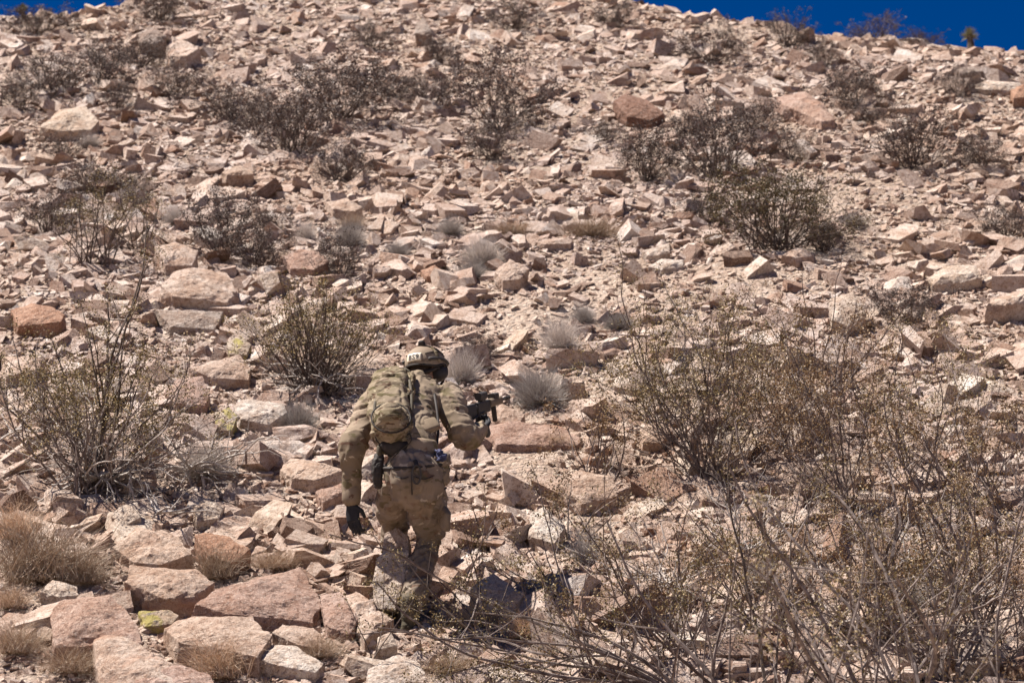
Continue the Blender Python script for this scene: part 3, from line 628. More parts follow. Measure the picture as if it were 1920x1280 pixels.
def blades(seed, n, H, spread, width, curl=0.5, base=0.05, mat=STRAW, segn=3, jit=0.35):
    g = np.random.default_rng(seed)
    a = g.uniform(0, 6.283, n); l = spread*np.sqrt(g.uniform(0, 1, n)); L = H*g.uniform(0.5, 1.05, n)
    d = np.stack([np.cos(a)*np.sin(l), np.sin(a)*np.sin(l), np.cos(l)], -1)
    p = np.stack([g.normal(0, base, n), g.normal(0, base, n), np.zeros(n)], -1)
    segs = []; w = width*g.uniform(0.6, 1.3, n)
    for k in range(segn):
        d = d+g.normal(0, jit*0.5, (n, 3))+np.stack([np.cos(a), np.sin(a), -np.ones(n)*0.6], -1)*curl*0.12*(k+1)
        d /= np.linalg.norm(d, axis=1)[:, None]; q = p+d*(L/segn)[:, None]
        segs.append(np.concatenate([p, q, (w*(1-k/segn))[:, None], (w*(1-(k+1)/segn)+0.0002)[:, None]], 1)); p = q
    S = np.concatenate(segs); V, F = tubes(S, 3)
    A = np.repeat(np.tile(g.uniform(0, 1, n), segn), 6)
    return mesh_np('blades', V, F, mat, {'rnd': A})

# --- distant dark scrub
far = [shrub_meshes(40+i, DBARK, FARL, 0.028, H=1.0, nst=42, lean=1.15, seg=0.1, r0=0.008, br=0.5, depth=3, leafn=4, leafspread=0.035, baser=0.07) for i in range(5)]
thin = [shrub_meshes(60+i, DBARK, FARL, 0.028, H=1.0, nst=44, lean=0.95, seg=0.09, r0=0.009, br=0.48, depth=2, leafn=3, leafspread=0.03, baser=0.09) for i in range(3)]
oliv = shrub_meshes(71, DBARK, OLIV, 0.022, H=1.0, nst=60, lean=1.05, seg=0.09, r0=0.009, br=0.5, depth=2, leafn=5, leafspread=0.035, baser=0.12)
FARB = [ # px, py of base, width px, height px, kind, label
 (75,66,130,50,'f','low dark scrub bush lying under the top left skyline'),
 (190,158,85,85,'f','dark bush left of the two stacked upper left boulders'),
 (100,178,120,75,'t','thin brown bush on the upper left slope under the low dark scrub'),
 (40,208,110,60,'f','dark bush at the left edge above the large smooth pale boulder'),
 (222,212,60,62,'t','spindly bush right of the large smooth pale boulder'),
 (300,40,120,60,'f','bush on the skyline above the dark grey-brown boulder'),
 (265,130,90,60,'t','thin bush just left below the pointed boulder'),
 (430,225,120,70,'t','sparse purple-brown bush on the upper left slope'),
 (545,292,150,120,'t','tall sparse purple-brown bush on the upper left-centre slope'),
 (640,225,170,110,'f','wide dark bush high on the slope left of centre'),
 (640,345,110,80,'t','sparse bush below the wide dark bush left of centre'),
 (735,190,90,50,'t','wispy bush right of the wide dark bush'),
 (825,118,70,45,'f','small round dark bush below the dark triangular boulder'),
 (800,205,90,65,'f','small dark bush left of the tall rounded one'),
 (935,245,130,130,'f','tall rounded dark bush in the top centre'),
 (925,298,90,70,'t','thin bush growing at the foot of the tall rounded dark bush'),
 (965,55,100,55,'t','wispy bush at the top edge near the centre'),
 (1215,338,150,80,'f','wide dark bush below the rust-brown boulder'),
 (1140,262,70,40,'t','small wispy bush left of the rust-brown boulder'),
 (1330,118,120,60,'f','bush on the upper slope right of the top centre'),
 (1480,88,80,60,'t','thin bush just below the skyline on the right'),
 (1550,125,80,45,'f','low bush under the right skyline'),
 (1600,205,110,80,'f','dark bush right of the long curved pale ledge'),
 (1345,335,120,140,'t','tall thin bush above the big olive bush'),
 (1410,250,90,60,'t','wispy bush left of the long curved pale ledge'),
 (1640,235,110,45,'t','low wispy bush below the dark bush beside the pale ledge'),
 (1710,315,150,95,'t','wide reedy bush on the upper right slope'),
 (1845,320,120,55,'f','low dark bush near the right edge, upper slope'),
 (1795,180,70,55,'f','dark bush beside the dark square block'),
 (1640,54,110,38,'t','bare twiggy bush standing on the right skyline'),
 (1735,72,80,30,'t','low twiggy bush on the skyline left of the yucca'),
 (170,365,140,60,'f','low dark bush behind the leafy left-hand shrub'),
 (245,372,70,40,'f','small dark bush at mid height on the left'),
 (420,480,120,110,'f','brown bush above the rounded tan boulder'),
 (505,430,70,40,'t','wispy low bush on the middle left slope'),
 (635,525,80,85,'t','thin grey bush above the dark twiggy bush'),
 (905,680,70,50,'f','small dark bush just above right of the helmet'),
 (1700,620,150,80,'f','brown bush behind the right shrubs below the smooth pale boulder'),
 (330,185,110,60,'t','thin bush between the pointed boulder and the sparse purple-brown ones'),
 (480,250,110,70,'f','dark bush joined to the tall sparse purple-brown bush'),
 (120,300,90,46,'t','wispy bush below the grey tuft on the far left'),
 (90,440,100,80,'t','thin brown bush left of the leafy left-hand shrub'),
 (480,500,110,70,'t','faint brown bush right of the bush above the rounded tan boulder'),
 (1290,250,70,44,'t','wispy bush right of the rust-brown boulder'),
 (1150,52,80,44,'t','small wispy bush at the top edge right of centre'),
 (700,95,80,50,'t','wispy bush left of the dark triangular boulder'),
 (1540,470,90,60,'t','brown bush at the right foot of the big olive bush'),
 (1330,420,80,60,'t','thin bush at the left foot of the big olive bush'),
 (1890,450,90,70,'t','wispy brown bush at the right edge above the dark overhang'),
 (1480,300,80,50,'t','wispy bush on the upper right slope above the olive bush'),
]
for i, (px, py, wp, hp, kd, lb) in enumerate(FARB):
    p = at(px, py); s = scale_at(p); ms = far[i % 5] if kd == 'f' else thin[i % 3]
    wr = 1.2 if kd == 'f' else 1.05
    sx = wp/s/wr*1.06; sz = hp/s/0.74
    place_shrub('scrub_bush', ms, p-np.array([0, 0, 0.02]), (sx, (sx+sz)/2, sz), i*1.7, lb)
p = at(1450, 470); s = scale_at(p)
place_shrub('olive_bush', oliv, p, (270/s/1.35, 200/s/1.3, 138/s/0.75), 0.3, 'big dense olive-brown bush standing alone on the right middle slope')

# --- middle distance and foreground shrubs
def px_dirs(lst): return lst
def shrub_at(px, py, H, seed, label, bark=BARK, leafm=CREO, leafsize=0.0135, name='creosote_bush', rot=0, drop=0.02, **kw):
    p = at(px, py) if py <= 1300 else None
    if p is None:
        p = at(px, 1290); d = ray(px, 1290); extra = (py-1290)/FPX*p[1]*2.2
        y = p[1]-extra; x = (px-960)/FPX*y; p = np.array([x, y, float(terrain(x, y))])
    ms = shrub_meshes(seed, bark, leafm, leafsize, H=H, **kw)
    return place_shrub(name, ms, p-np.array([0, 0, drop]), 1, rot, label)
K = dict(seg=0.06, r0=0.0062, br=0.40, depth=3, leafn=5, leafspread=0.024)
# tall left shrub with a leaning main branch
shrub_at(165, 935, 1.25, 301, 'tall leafy shrub on the left with a long dark branch leaning right', nst=30, lean=0.9, dirs=None, sides=4, baser=0.07, tipz=.25, **{**K, 'leafn': 5, 'r0': 0.009})
def add_extra_branches(px, py, seed, dirs, label, name='creosote_bush', leafn=6, r0=0.015, **kw):
    p = at(px, py)
    ms = shrub_meshes(seed, DBARK, CREO, 0.0135, sides=4, H=1, nst=len(dirs), lean=0, dirs=dirs, seg=0.06, r0=r0, br=0.30, depth=3, leafn=leafn, leafspread=0.026, bend=0.06, up=0.0, baser=0.006, **kw)
    return place_shrub(name, ms, p, 1, 0, label)
add_extra_branches(175, 925, 305, [(0.36, -0.1, 1.72), (0.30, 0.0, 1.45), (0.05, 0.1, 1.15), (0.34, 0.1, 0.95), (-0.2, 0.05, 1.0), (-0.45, 0.1, 0.75)], 'slender dark-stemmed shrub rising from behind the tall left one')
shrub_at(178, 500, 0.8, 311, 'leafy shrub on the left behind the tall one', nst=22, lean=0.6, bark=DBARK, sides=3, baser=0.08, seg=0.07, r0=0.007, br=0.35, depth=2, leafn=6, leafspread=0.025, leafsize=0.014)
shrub_at(255, 470, 0.6, 312, 'smaller leafy shrub beside the tall shrub\'s top branch', nst=14, lean=0.7, bark=DBARK, seg=0.07, r0=0.006, br=0.35, depth=2, leafn=5, leafspread=0.025, leafsize=0.014)
shrub_at(20, 770, 0.35, 313, 'small twiggy shrub at the left edge', nst=16, lean=0.9, seg=0.06, r0=0.006, br=0.35, depth=2, leafn=2, leafspread=0.02)
# dark twiggy bush left of the person
shrub_at(590, 738, 0.78, 321, 'dark twiggy bush with upright fanning stems behind the person', bark=DBARK, nst=120, lean=0.85, name='twiggy_bush', leafm=CREO, leafsize=0.015, sides=3, seg=0.07, r0=0.0055, br=0.36, depth=2, leafn=3, leafspread=0.026, bend=0.10, baser=0.06, tipz=.4)
# dead branches sprawling from the foot of bushes
def dead(px, py, seed, dirs, label, r0=0.009, H=1):
    p = at(px, py)+np.array([0, 0, 0.09])
    ms = shrub_meshes(seed, DEAD, None, 0.01, sides=4, H=H, nst=len(dirs), lean=0, dirs=dirs, seg=0.045, r0=r0, br=0.34, depth=2, leafn=0, bend=0.26, up=-0.01, baser=0.02)
    return place_shrub('dead_branch', ms, p, 1, 0, label, 'branch')
gg = random.Random(5)
def fan(n, up=0.1, L=(0.3, 0.8), down=0.0, a0=0, a1=6.283):
    r = []
    for _ in range(n):
        a = gg.uniform(a0, a1); l = gg.uniform(*L); r.append((math.cos(a)*l, math.sin(a)*l*0.7, (gg.uniform(0, up)+SL*math.sin(a)*0.7)*l-down*l))
    return r
dead(185, 925, 401, fan(26, 0.5, (0.4, 1.0)), 'bleached dead branches sprawling at the foot of the tall left shrub')
dead(360, 905, 402, fan(20, 0.6, (0.3, 0.7)), 'tangle of pale dead branches between the left shrub and the person')
dead(600, 740, 403, fan(26, 0.35, (0.3, 0.65)), 'grey dead twigs spreading under the dark twiggy bush')
dead(30, 835, 404, fan(9, 0.4, (0.3, 0.6)), 'curled pale dead branches at the left edge')
for q_, (dx_, dy_, lb_) in enumerate([(1400, 1060, 'pale dead twigs tangled at the left of the lower right thicket'), (1560, 1200, 'grey dead twigs under the tangled lower right shrub'), (1710, 1080, 'bleached dead twigs in the middle of the lower right thicket'), (1840, 1150, 'dry grey twigs beside the upright bottom right boulder'), (1250, 1130, 'thin grey dead twigs in the bottom centre')]):
    dead(dx_, dy_, 410+q_, fan(18, 0.8, (0.3, 0.75)), lb_, r0=0.006)
dead(300, 990, 405, fan(8, 0.3, (0.2, 0.45)), 'dark dry sticks beside the rounded pale tan boulder')
# right-hand shrubs, back row to front row
RS = [
 (1335, 905, 1.1, 331, 60, 0.62, 'dense upright shrub left in the right-hand thicket', dict(leafn=4)),
 (1480, 860, 1.0, 332, 26, 0.75, 'airy shrub at the back of the right-hand thicket', dict(leafn=4)),
 (1590, 960, 1.00, 333, 28, 0.7, 'leafy shrub in the middle of the right-hand thicket', dict(leafn=5)),
 (1740, 930, 1.05, 334, 26, 0.75, 'open shrub at the right back of the thicket', dict(leafn=5)),
 (1875, 960, 0.70, 335, 26, 0.8, 'leafy shrub at the right edge of the thicket', dict(leafn=6)),
 (1125, 905, 0.42, 336, 24, 0.8, 'small leafy shrub right of the long reddish slab', dict(leafn=6)),
 (1230, 800, 1.0, 337, 14, 0.5, 'thin tall-stemmed shrub right of the bare sandy patch', dict(leafn=5)),
 (1270, 1230, 0.75, 338, 28, 0.75, 'leafy shrub in the bottom centre', dict(leafn=5)),
 (1075, 1010, 0.35, 339, 20, 0.8, 'little leafy shrub right of the person\'s thigh', dict(leafn=6)),
 (1430, 1180, 0.80, 340, 26, 0.7, 'grey-stemmed shrub at the bottom right of centre', dict(leafn=4)),
 (1640, 1220, 0.95, 341, 26, 0.65, 'grey-stemmed shrub with tangled twigs at the lower right', dict(leafn=4)),
 (1760, 1290, 1.35, 342, 20, 0.6, 'tall grey-stemmed shrub in front at the lower right', dict(leafn=4, r0=0.013)),
 (1880, 1240, 0.9, 343, 24, 0.7, 'leafy shrub in the bottom right corner', dict(leafn=6)),
 (1150, 1270, 0.45, 344, 18, 0.8, 'low leafy shrub in the bottom centre under arching branches', dict(leafn=5)),
 (880, 1030, 0.22, 345, 14, 0.9, 'tiny leafy shrub beside the person\'s knee', dict(leafn=6)),
 (1020, 1120, 0.35, 346, 12, 0.8, 'sparse little shrub right of the pale boulder by the shin', dict(leafn=4)),
 (1560, 760, 0.8, 347, 18, 0.7, 'feathery shrub behind the right-hand thicket', dict(leafn=4)),
]
for (px, py, H, sd_, nst, lean, lb, kw) in RS:
    k = {**K, **kw}; k['tipz'] = 0.40; k['br'] = 0.36; k['r0'] = k['r0']*1.15; shrub_at(px, py, H*1.25, sd_, lb, nst=int(nst*0.64), lean=lean*1.15, sides=3, baser=0.06, leafm=(CREO2 if sd_ % 3 != 1 else CREO), **k)
# foreground arching branches, out of focus
def front(x, y, seed, dirs, label, leafn=3, r0=0.014, leafm=CREO, bark=BARK, H=1.0):
    z = float(terrain(x, y))
    ms = shrub_meshes(seed, bark, leafm, 0.0135, sides=5, H=H, nst=len(dirs), lean=0, dirs=dirs, seg=0.07, r0=r0, br=0.26, depth=3, leafn=leafn, leafspread=0.02, bend=0.08, up=0.0, baser=0.008)
    return place_shrub('creosote_bush', ms, (x, y, z-0.02), 1, 0, label)
p = at(1330, 1290)
front(p[0]-.02, p[1]-.25, 351, [(-2.2, 0.1, 0.85), (-1.75, 0.0, 0.7), (-1.5, 0.0, 0.95), (-1.9, 0.0, 1.1), (-1.3, 0.2, 0.55), (-0.9, 0.1, 1.0), (-0.35, 0.2, 1.15), (-1.75, -0.1, 0.42), (-0.6, 0.1, 0.6), (0.1, 0.1, 1.0)], 'shrub whose long bare branches arch left across the person\'s boots', leafn=6, r0=0.012, bark=BARK)
p = at(1440, 1290)
front(p[0], p[1]-.4, 352, [(-0.12, 0.1, 1.4), (-0.5, 0.1, 1.5), (0.25, 0.1, 1.3), (-0.9, 0, 1.1), (0.5, 0.1, 0.9)], 'dark-stemmed shrub rising from the bottom edge right of centre', leafn=3, bark=DBARK)
front(1.62, 12.2, 353, [(-0.45, 0.1, 2.3), (0.1, 0.1, 2.5), (-0.1, 0.1, 2.15), (0.45, 0.1, 2.3), (-0.9, 0, 2.0), (0.25, -0.1, 2.0), (-0.65, 0.1, 1.9)], 'blurred foreground shrub with thick grey stems at the lower right', leafn=3, r0=0.017)
front(2.05, 11.6, 354, [(-0.3, 0.1, 2.4), (0.1, 0.1, 2.3), (-0.6, 0.1, 2.2), (0.2, 0.1, 2.6)], 'blurred leafy foreground shrub in the bottom right corner', leafn=5, r0=0.015, leafm=CREO2)
front(1.10, 11.2, 355, [(-0.25, 0.1, 2.25), (0.15, 0.1, 2.4), (0.4, 0.1, 2.1)], 'blurred sparse foreground shrub poking up at the bottom edge', leafn=5, r0=0.012)

add_extra_branches(930, 1225, 361, [(-.55, 0, .52), (-.42, .1, .72), (-.2, .1, .62), (-.62, 0, .25), (.05, .1, .5)], 'low shrub whose leafy twigs reach left across the person\'s shins', leafn=8, r0=0.007)
add_extra_branches(700, 1245, 362, [(-.1, 0, .4), (.12, .1, .5), (.25, 0, .35)], 'wispy leafy sprig in front of the planted boot', leafn=5, r0=0.004)
# --- pale ball shrubs and grass
ball = [blades(500+i, 1500, 0.95, 1.5, 0.0055, curl=0.1, base=0.16, mat=ASHY, segn=3, jit=0.5) for i in range(3)]
strw = [blades(520+i, 620, 1.0, 0.85, 0.0052, curl=0.8, base=0.20, mat=STRAW, segn=4, jit=0.42) for i in range(3)]
def tuft(name, me, px, py, wp, hp, label, wr, hr, cat, group=None, rot=0):
    p = at(px, py); s = scale_at(p); o = mobj(name, me); o.location = p; o.rotation_euler = (0, 0, rot)
    sx = wp/s/wr; o.scale = (sx, sx*0.9, hp/s/hr); return tag(o, label, cat, group)
for i, (px, py, wp, hp, lb) in enumerate(BALLS): tuft('dry_shrub', ball[i % 3], px, py+4, wp*1.05, hp*1.12, lb, 1.55, 0.72, 'shrub', rot=i*2.1)
for i, (px, py, wp, hp, lb) in enumerate(GRASS): tuft('grass_tuft', strw[i % 3], px, py, wp*1.1, hp*1.25, lb, 1.35, 0.8, 'grass', rot=i*1.3)
# thin cover of small dead grass
gv = np.random.default_rng(77); Vs, Fs, As = [], [], []; off = 0
bl = [blades(540+i, 16, 1.0, 0.9, 0.018, curl=0.6, base=0.1, mat=STRAW, segn=2) for i in range(4)]
def arr(me):
    V = np.empty(len(me.vertices)*3, np.float32); me.vertices.foreach_get('co', V)
    F = np.empty(len(me.loops), np.int32); me.loops.foreach_get('vertex_index', F)
    A = np.empty(len(me.vertices), np.float32); me.attributes['rnd'].data.foreach_get('value', A)
    return V.reshape(-1, 3), F.reshape(-1, 4), A
bl = [arr(b) for b in bl]
for k in range(1000):
    y = gv.uniform(13, 30); x = gv.uniform(-0.19, 0.19)*y
    if y > ridge_y(x, y): continue
    if fbm(np.array([[x*0.7, y*0.5, 3.0]]), 2, 61)[0] < -0.05: continue
    V, F, A = bl[k % 4]; s = gv.uniform(0.04, 0.12)
    Vs.append(V*s+np.array([x, y, float(terrain(x, y))])); Fs.append(F+off); off += len(V); As.append(A)
o = mobj('ground_grass', mesh_np('ground_grass', np.concatenate(Vs), np.concatenate(Fs), STRAW, {'rnd': np.concatenate(As)})); tag(o, 'sparse short dead grass between the stones', 'grass', kind='stuff')

# --- yucca plants on the skyline
def yucca(px, py, h, label):
    p = at(px, py); e = empty('yucca', p); g = np.random.default_rng(int(px))
    V, F = tubes([(0, 0, -0.05, 0.01, 0, h*.3, h*.14, h*.13), (0.01, 0, h*.3, 0, 0, h*.62, h*.13, h*.10)], 8); mobj('trunk', mesh_np('trunk', V, F, DBARK), e)
    n = 160; a = g.uniform(0, 6.28, n); l = g.uniform(0, 1.9, n); d = np.stack([np.cos(a)*np.sin(l), np.sin(a)*np.sin(l), np.cos(l)], -1)
    p0 = np.tile([[0, 0, h*.6]], (n, 1)); L = h*g.uniform(.28, .42, n)[:, None]
    S = np.concatenate([p0, p0+d*L, np.full((n, 1), h*.022), np.full((n, 1), h*.003)], 1); V, F = tubes(S, 3)
    mobj('crown', mesh_np('crown', V, F, YUC, {'rnd': np.repeat(g.uniform(0, 1, n), 6)}), e); tag(e, label, 'yucca')
YUC = leaf_material('yucca_leaf', [(0, (0.14, 0.13, 0.07)), (1, (0.36, 0.34, 0.22))], 0.2)
yucca(1818, 76, 0.28, 'small pale-headed yucca on the right skyline'); yucca(42, 32, 0.2, 'small yellowish yucca on the left skyline')
#PERSON#
# ------------------------------------------------------------------ the person
def P(px, py, dy):
    if py < 862: dy += (862-py)/150*0.09        # the trunk leans into the slope
    d = ray(px, py); return d*((FOOT[1]+dy)/d[1])
def loft(pts, side=(1, 0, 0), nseg=16, cap=True, power=2.0):
    """pts: list of (centre, ra, rb); returns V, F(list)"""
    c = np.array([p[0] for p in pts], float); ra = np.array([p[1] for p in pts]); rb = np.array([p[2] for p in pts])
    T = np.gradient(c, axis=0); T /= np.linalg.norm(T, axis=1)[:, None]+1e-9
    side = np.array(side, float); rings = []
    def ring(cen, t, a, b):
        s = side-t*np.dot(side, t); s /= np.linalg.norm(s)+1e-9; n_ = np.cross(t, s)
        th = np.arange(nseg)/nseg*2*math.pi; ct, st = np.cos(th), np.sin(th); e = 2/power
        return cen+(np.sign(ct)*np.abs(ct)**e*a)[:, None]*s+(np.sign(st)*np.abs(st)**e*b)[:, None]*n_
    if cap:
        for q in (0.98, 0.8, 0.45):
            k = math.sqrt(1-q*q); m = min(ra[0], rb[0])*0.8
            rings.append(ring(c[0]-T[0]*m*q, T[0], ra[0]*k, rb[0]*k))
    for i in range(len(c)): rings.append(ring(c[i], T[i], ra[i], rb[i]))
    if cap:
        for q in (0.45, 0.8, 0.98):
            k = math.sqrt(1-q*q); m = min(ra[-1], rb[-1])*0.8
            rings.append(ring(c[-1]+T[-1]*m*q, T[-1], ra[-1]*k, rb[-1]*k))
    V = np.concatenate(rings); F = []; nr = len(rings)
    for i in range(nr-1):
        for k in range(nseg):
            a = i*nseg+k; b = i*nseg+(k+1) % nseg; F.append((a, b, b+nseg, a+nseg))
    F.append(tuple(range(nseg))[::-1]); F.append(tuple((nr-1)*nseg+k for k in range(nseg)))
    return V, F
def dense(pts, k=4):
    out = []
    c = [np.array(p[0], float) for p in pts]
    for i in range(len(pts)-1):
        p0 = c[max(i-1, 0)]; p1 = c[i]; p2 = c[i+1]; p3 = c[min(i+2, len(c)-1)]
        for j in range(k):
            t = j/k
            q = 0.5*((2*p1)+(p2-p0)*t+(2*p0-5*p1+4*p2-p3)*t*t+(3*p1-p0-3*p2+p3)*t**3)
            s = t*t*(3-2*t); out.append((q, pts[i][1]*(1-s)+pts[i+1][1]*s, pts[i][2]*(1-s)+pts[i+1][2]*s))
    out.append((c[-1], pts[-1][1], pts[-1][2])); return out
def fuse(lofts, voxel, smooth=4, fac=0.5):
    V, F, off = [], [], 0
    for v, f in lofts:
        V.append(v); F += [tuple(i+off for i in q) for q in f]; off += len(v)
    me = bpy.data.meshes.new('tmp'); me.from_pydata(np.concatenate(V).tolist(), [], F); me.update()
    bm = bmesh.new(); bm.from_mesh(me); bmesh.ops.recalc_face_normals(bm, faces=bm.faces[:]); bm.to_mesh(me); bm.free()
    o = bpy.data.objects.new('tmp', me); C.objects.link(o)
    m = o.modifiers.new('r', 'REMESH'); m.mode = 'VOXEL'; m.voxel_size = voxel
    if smooth:
        s = o.modifiers.new('s', 'SMOOTH'); s.iterations = smooth; s.factor = fac
    dg = bpy.context.evaluated_depsgraph_get(); ev = o.evaluated_get(dg); e = ev.to_mesh()
    e.calc_loop_triangles()
    n = len(e.vertices); V = np.empty(n*3, np.float32); e.vertices.foreach_get('co', V)
    nn = np.empty(n*3, np.float32); e.vertex_normals.foreach_get('vector', nn)
    F = np.empty(len(e.loop_triangles)*3, np.int32); e.loop_triangles.foreach_get('vertices', F)
    V = V.reshape(-1, 3).astype(float); nn = nn.reshape(-1, 3).astype(float); F = F.reshape(-1, 3)
    ev.to_mesh_clear(); bpy.data.objects.remove(o)
    return V, F, nn
def wrinkle(V, nn, amp, freq, seed, stretch=(1, 1, 2.2), fine=0.35):
    Q = V*np.array(stretch)*freq
    Q = Q+1.3*np.stack([vnoise(V*freq*0.45+k*9.1, seed+k) for k in range(3)], -1)
    r = 1-np.abs(vnoise(Q, seed+5)); r = r**3
    r2 = 1-np.abs(vnoise(Q*2.3+4.4, seed+6)); r2 = r2**3
    g1 = (1-np.abs(vnoise(Q*1.5+8.8, seed+7)))**9; g2_ = (1-np.abs(vnoise(Q*0.8+2.8, seed+8)))**14
    return V+nn*((r-0.35)*amp*.75+(r2-0.35)*amp*fine-g1*amp*.55-g2_*amp*.8)[:, None]
def camo(name, cols, scale=9.0, stretch=(1, 1, 1.9), rough=0.92):
    m, n, b = mat_base(name, rough, 0.1)
    co = N(n, 'ShaderNodeTexCoord').outputs['Object']
    mp = N(n, 'ShaderNodeMapping'); mp.inputs['Scale'].default_value = stretch; n.links.new(co, mp.inputs[0])
    base = cols[0]
    col = mixc(n, ramp(n, noise(n, mp.outputs[0], scale*0.5, 2, 0.5).outputs[0], [(0.42, (0, 0, 0)), (0.58, (1, 1, 1))]).outputs[0], base, cols[1])
    for k, (c, th) in enumerate(cols[2:]):
        mp2 = N(n, 'ShaderNodeMapping'); mp2.inputs['Scale'].default_value = stretch; mp2.inputs['Location'].default_value = (3.7*k+1, 5.1*k, 2.2)
        n.links.new(co, mp2.inputs[0])
        col = mixc(n, ramp(n, noise(n, mp2.outputs[0], scale*(1+0.25*k), 3, 0.55, 0.4).outputs[0], [(th, (0, 0, 0)), (th+0.025, (1, 1, 1))]).outputs[0], col, c)
    dirt = noise(n, co, 5, 5, 0.6)
    col = mixc(n, ramp(n, dirt.outputs[0], [(0.45, (0, 0, 0)), (0.7, (0.5, 0.5, 0.5))]).outputs[0], col, (0.40, 0.31, 0.24))
    n.links.new(col, b.inputs['Base Color'])
    bump(n, b, noise(n, co, 160, 3, 0.6).outputs[0], 0.35, 0.004)
    return m
def plain(name, col, rough=0.7, spec=0.3, metal=0.0):
    m, n, b = mat_base(name, rough, spec); b.inputs['Metallic'].default_value = metal
    co = N(n, 'ShaderNodeTexCoord').outputs['Object']; t = noise(n, co, 30, 4, 0.6)
    n.links.new(ramp(n, t.outputs[0], [(0.3, tuple(c*0.75 for c in col)), (0.7, tuple(min(c*1.25, 1) for c in col))]).outputs[0], b.inputs['Base Color'])
    return m
SHIRT = camo('shirt_cloth', [(0.25, 0.195, 0.14), (0.195, 0.15, 0.105), ((0.135, 0.11, 0.062), 0.58), ((0.14, 0.085, 0.06), 0.62), ((0.42, 0.35, 0.26), 0.65)], 10)
PANTS = camo('trouser_cloth', [(0.215, 0.17, 0.13), (0.175, 0.137, 0.10), ((0.125, 0.10, 0.065), 0.57), ((0.14, 0.09, 0.065), 0.60), ((0.42, 0.355, 0.28), 0.64)], 9)
PACKM = camo('pack_cloth', [(0.25, 0.20, 0.14), (0.185, 0.15, 0.095), ((0.10, 0.082, 0.042), 0.54), ((0.10, 0.062, 0.04), 0.59), ((0.42, 0.36, 0.25), 0.64)], 14, (1, 1, 2.4))
HELM = camo('helmet_paint', [(0.27, 0.215, 0.155), (0.24, 0.18, 0.13), ((0.16, 0.12, 0.08), 0.62)], 9, rough=0.7)
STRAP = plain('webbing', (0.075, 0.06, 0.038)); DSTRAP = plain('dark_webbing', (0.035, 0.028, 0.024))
BLACK = plain('black_glove_cloth', (0.018, 0.018, 0.022), 0.75); GUNM = plain('gun_metal', (0.05, 0.045, 0.042), 0.6, 0.3)
SKIN = plain('skin', (0.42, 0.25, 0.18), 0.55); BOOT = camo('boot_suede', [(0.085, 0.072, 0.05), (0.065, 0.056, 0.04), ((0.05, 0.045, 0.035), 0.6)], 12)
PATCH = plain('patch_fabric', (0.72, 0.64, 0.50)); INK = plain('patch_ink', (0.02, 0.018, 0.018)); LENS = plain('goggle_lens', (0.03, 0.035, 0.04), 0.12, 0.8)
BLUE = plain('blue_cloth', (0.05, 0.055, 0.12)); HAIR = plain('hair', (0.04, 0.025, 0.018))

person = empty('person', FOOT.tolist()); tag(person, 'person in tan camouflage climbing the rocky slope, seen from behind, wearing a helmet', 'person')
def pm(name, V, F, mat, parent=person, root=person, smooth=True):
    V = np.asarray(V, float)-np.array(root.location)
    if isinstance(F, list):
        me = bpy.data.meshes.new(name); me.from_pydata(V.tolist(), [], F); me.materials.append(mat)
        me.polygons.foreach_set('use_smooth', np.full(len(me.polygons), smooth))
        bm = bmesh.new(); bm.from_mesh(me); bmesh.ops.recalc_face_normals(bm, faces=bm.faces[:]); bm.to_mesh(me); bm.free()
    else: me = mesh_np(name, V, F, mat, smooth=smooth)
    return mobj(name, me, parent)
def tube_part(name, pts, r, mat, parent=person, root=person, flat=1.0, side=(1, 0, 0), k=4):
    V, F = loft(dense([(p, r, r*flat) for p in pts], k), side, 10); return pm(name, V, F, mat, parent, root)
def jn(lst):
    V, F, off = [], [], 0
    for v, f in lst: V.append(v); F += [tuple(i+off for i in q) for q in f]; off += len(v)
    return np.concatenate(V), F

# joints
waist, belly, chest, upper, nbase = P(773, 862, .05), P(771, 822, .10), P(766, 772, .22), P(772, 738, .32), P(788, 722, .37)
rsh, rarm, relb, rfor, rwri = P(836, 744, .31), P(856, 786, .25), P(872, 816, .24), P(890, 813, .34), P(903, 800, .43)
lsh, larm, lelb, lfor, lwri = P(706, 752, .28), P(677, 804, .22), P(662, 838, .15), P(659, 885, .19), P(659, 930, .21)
rhip, rthi, rkne, rcal, rank = P(795, 902, .03), P(802, 955, .16), P(805, 1004, .28), P(787, 1068, .19), P(768, 1150, .08)
lhip, lthi, lkne, lcal, lank = P(742, 904, .08), P(734, 945, .27), P(740, 980, .42), P(740, 1022, .50), P(742, 1062, .54)
HC = P(798, 688, .47)
Fh = np.array([.45, .86, -.12]); Fh /= np.linalg.norm(Fh)
Uh = np.array([.04, .12, 1.0]); Uh -= Fh*np.dot(Uh, Fh); Uh /= np.linalg.norm(Uh); Rh = np.cross(Fh, Uh)
sh = (1, -.12, 0)
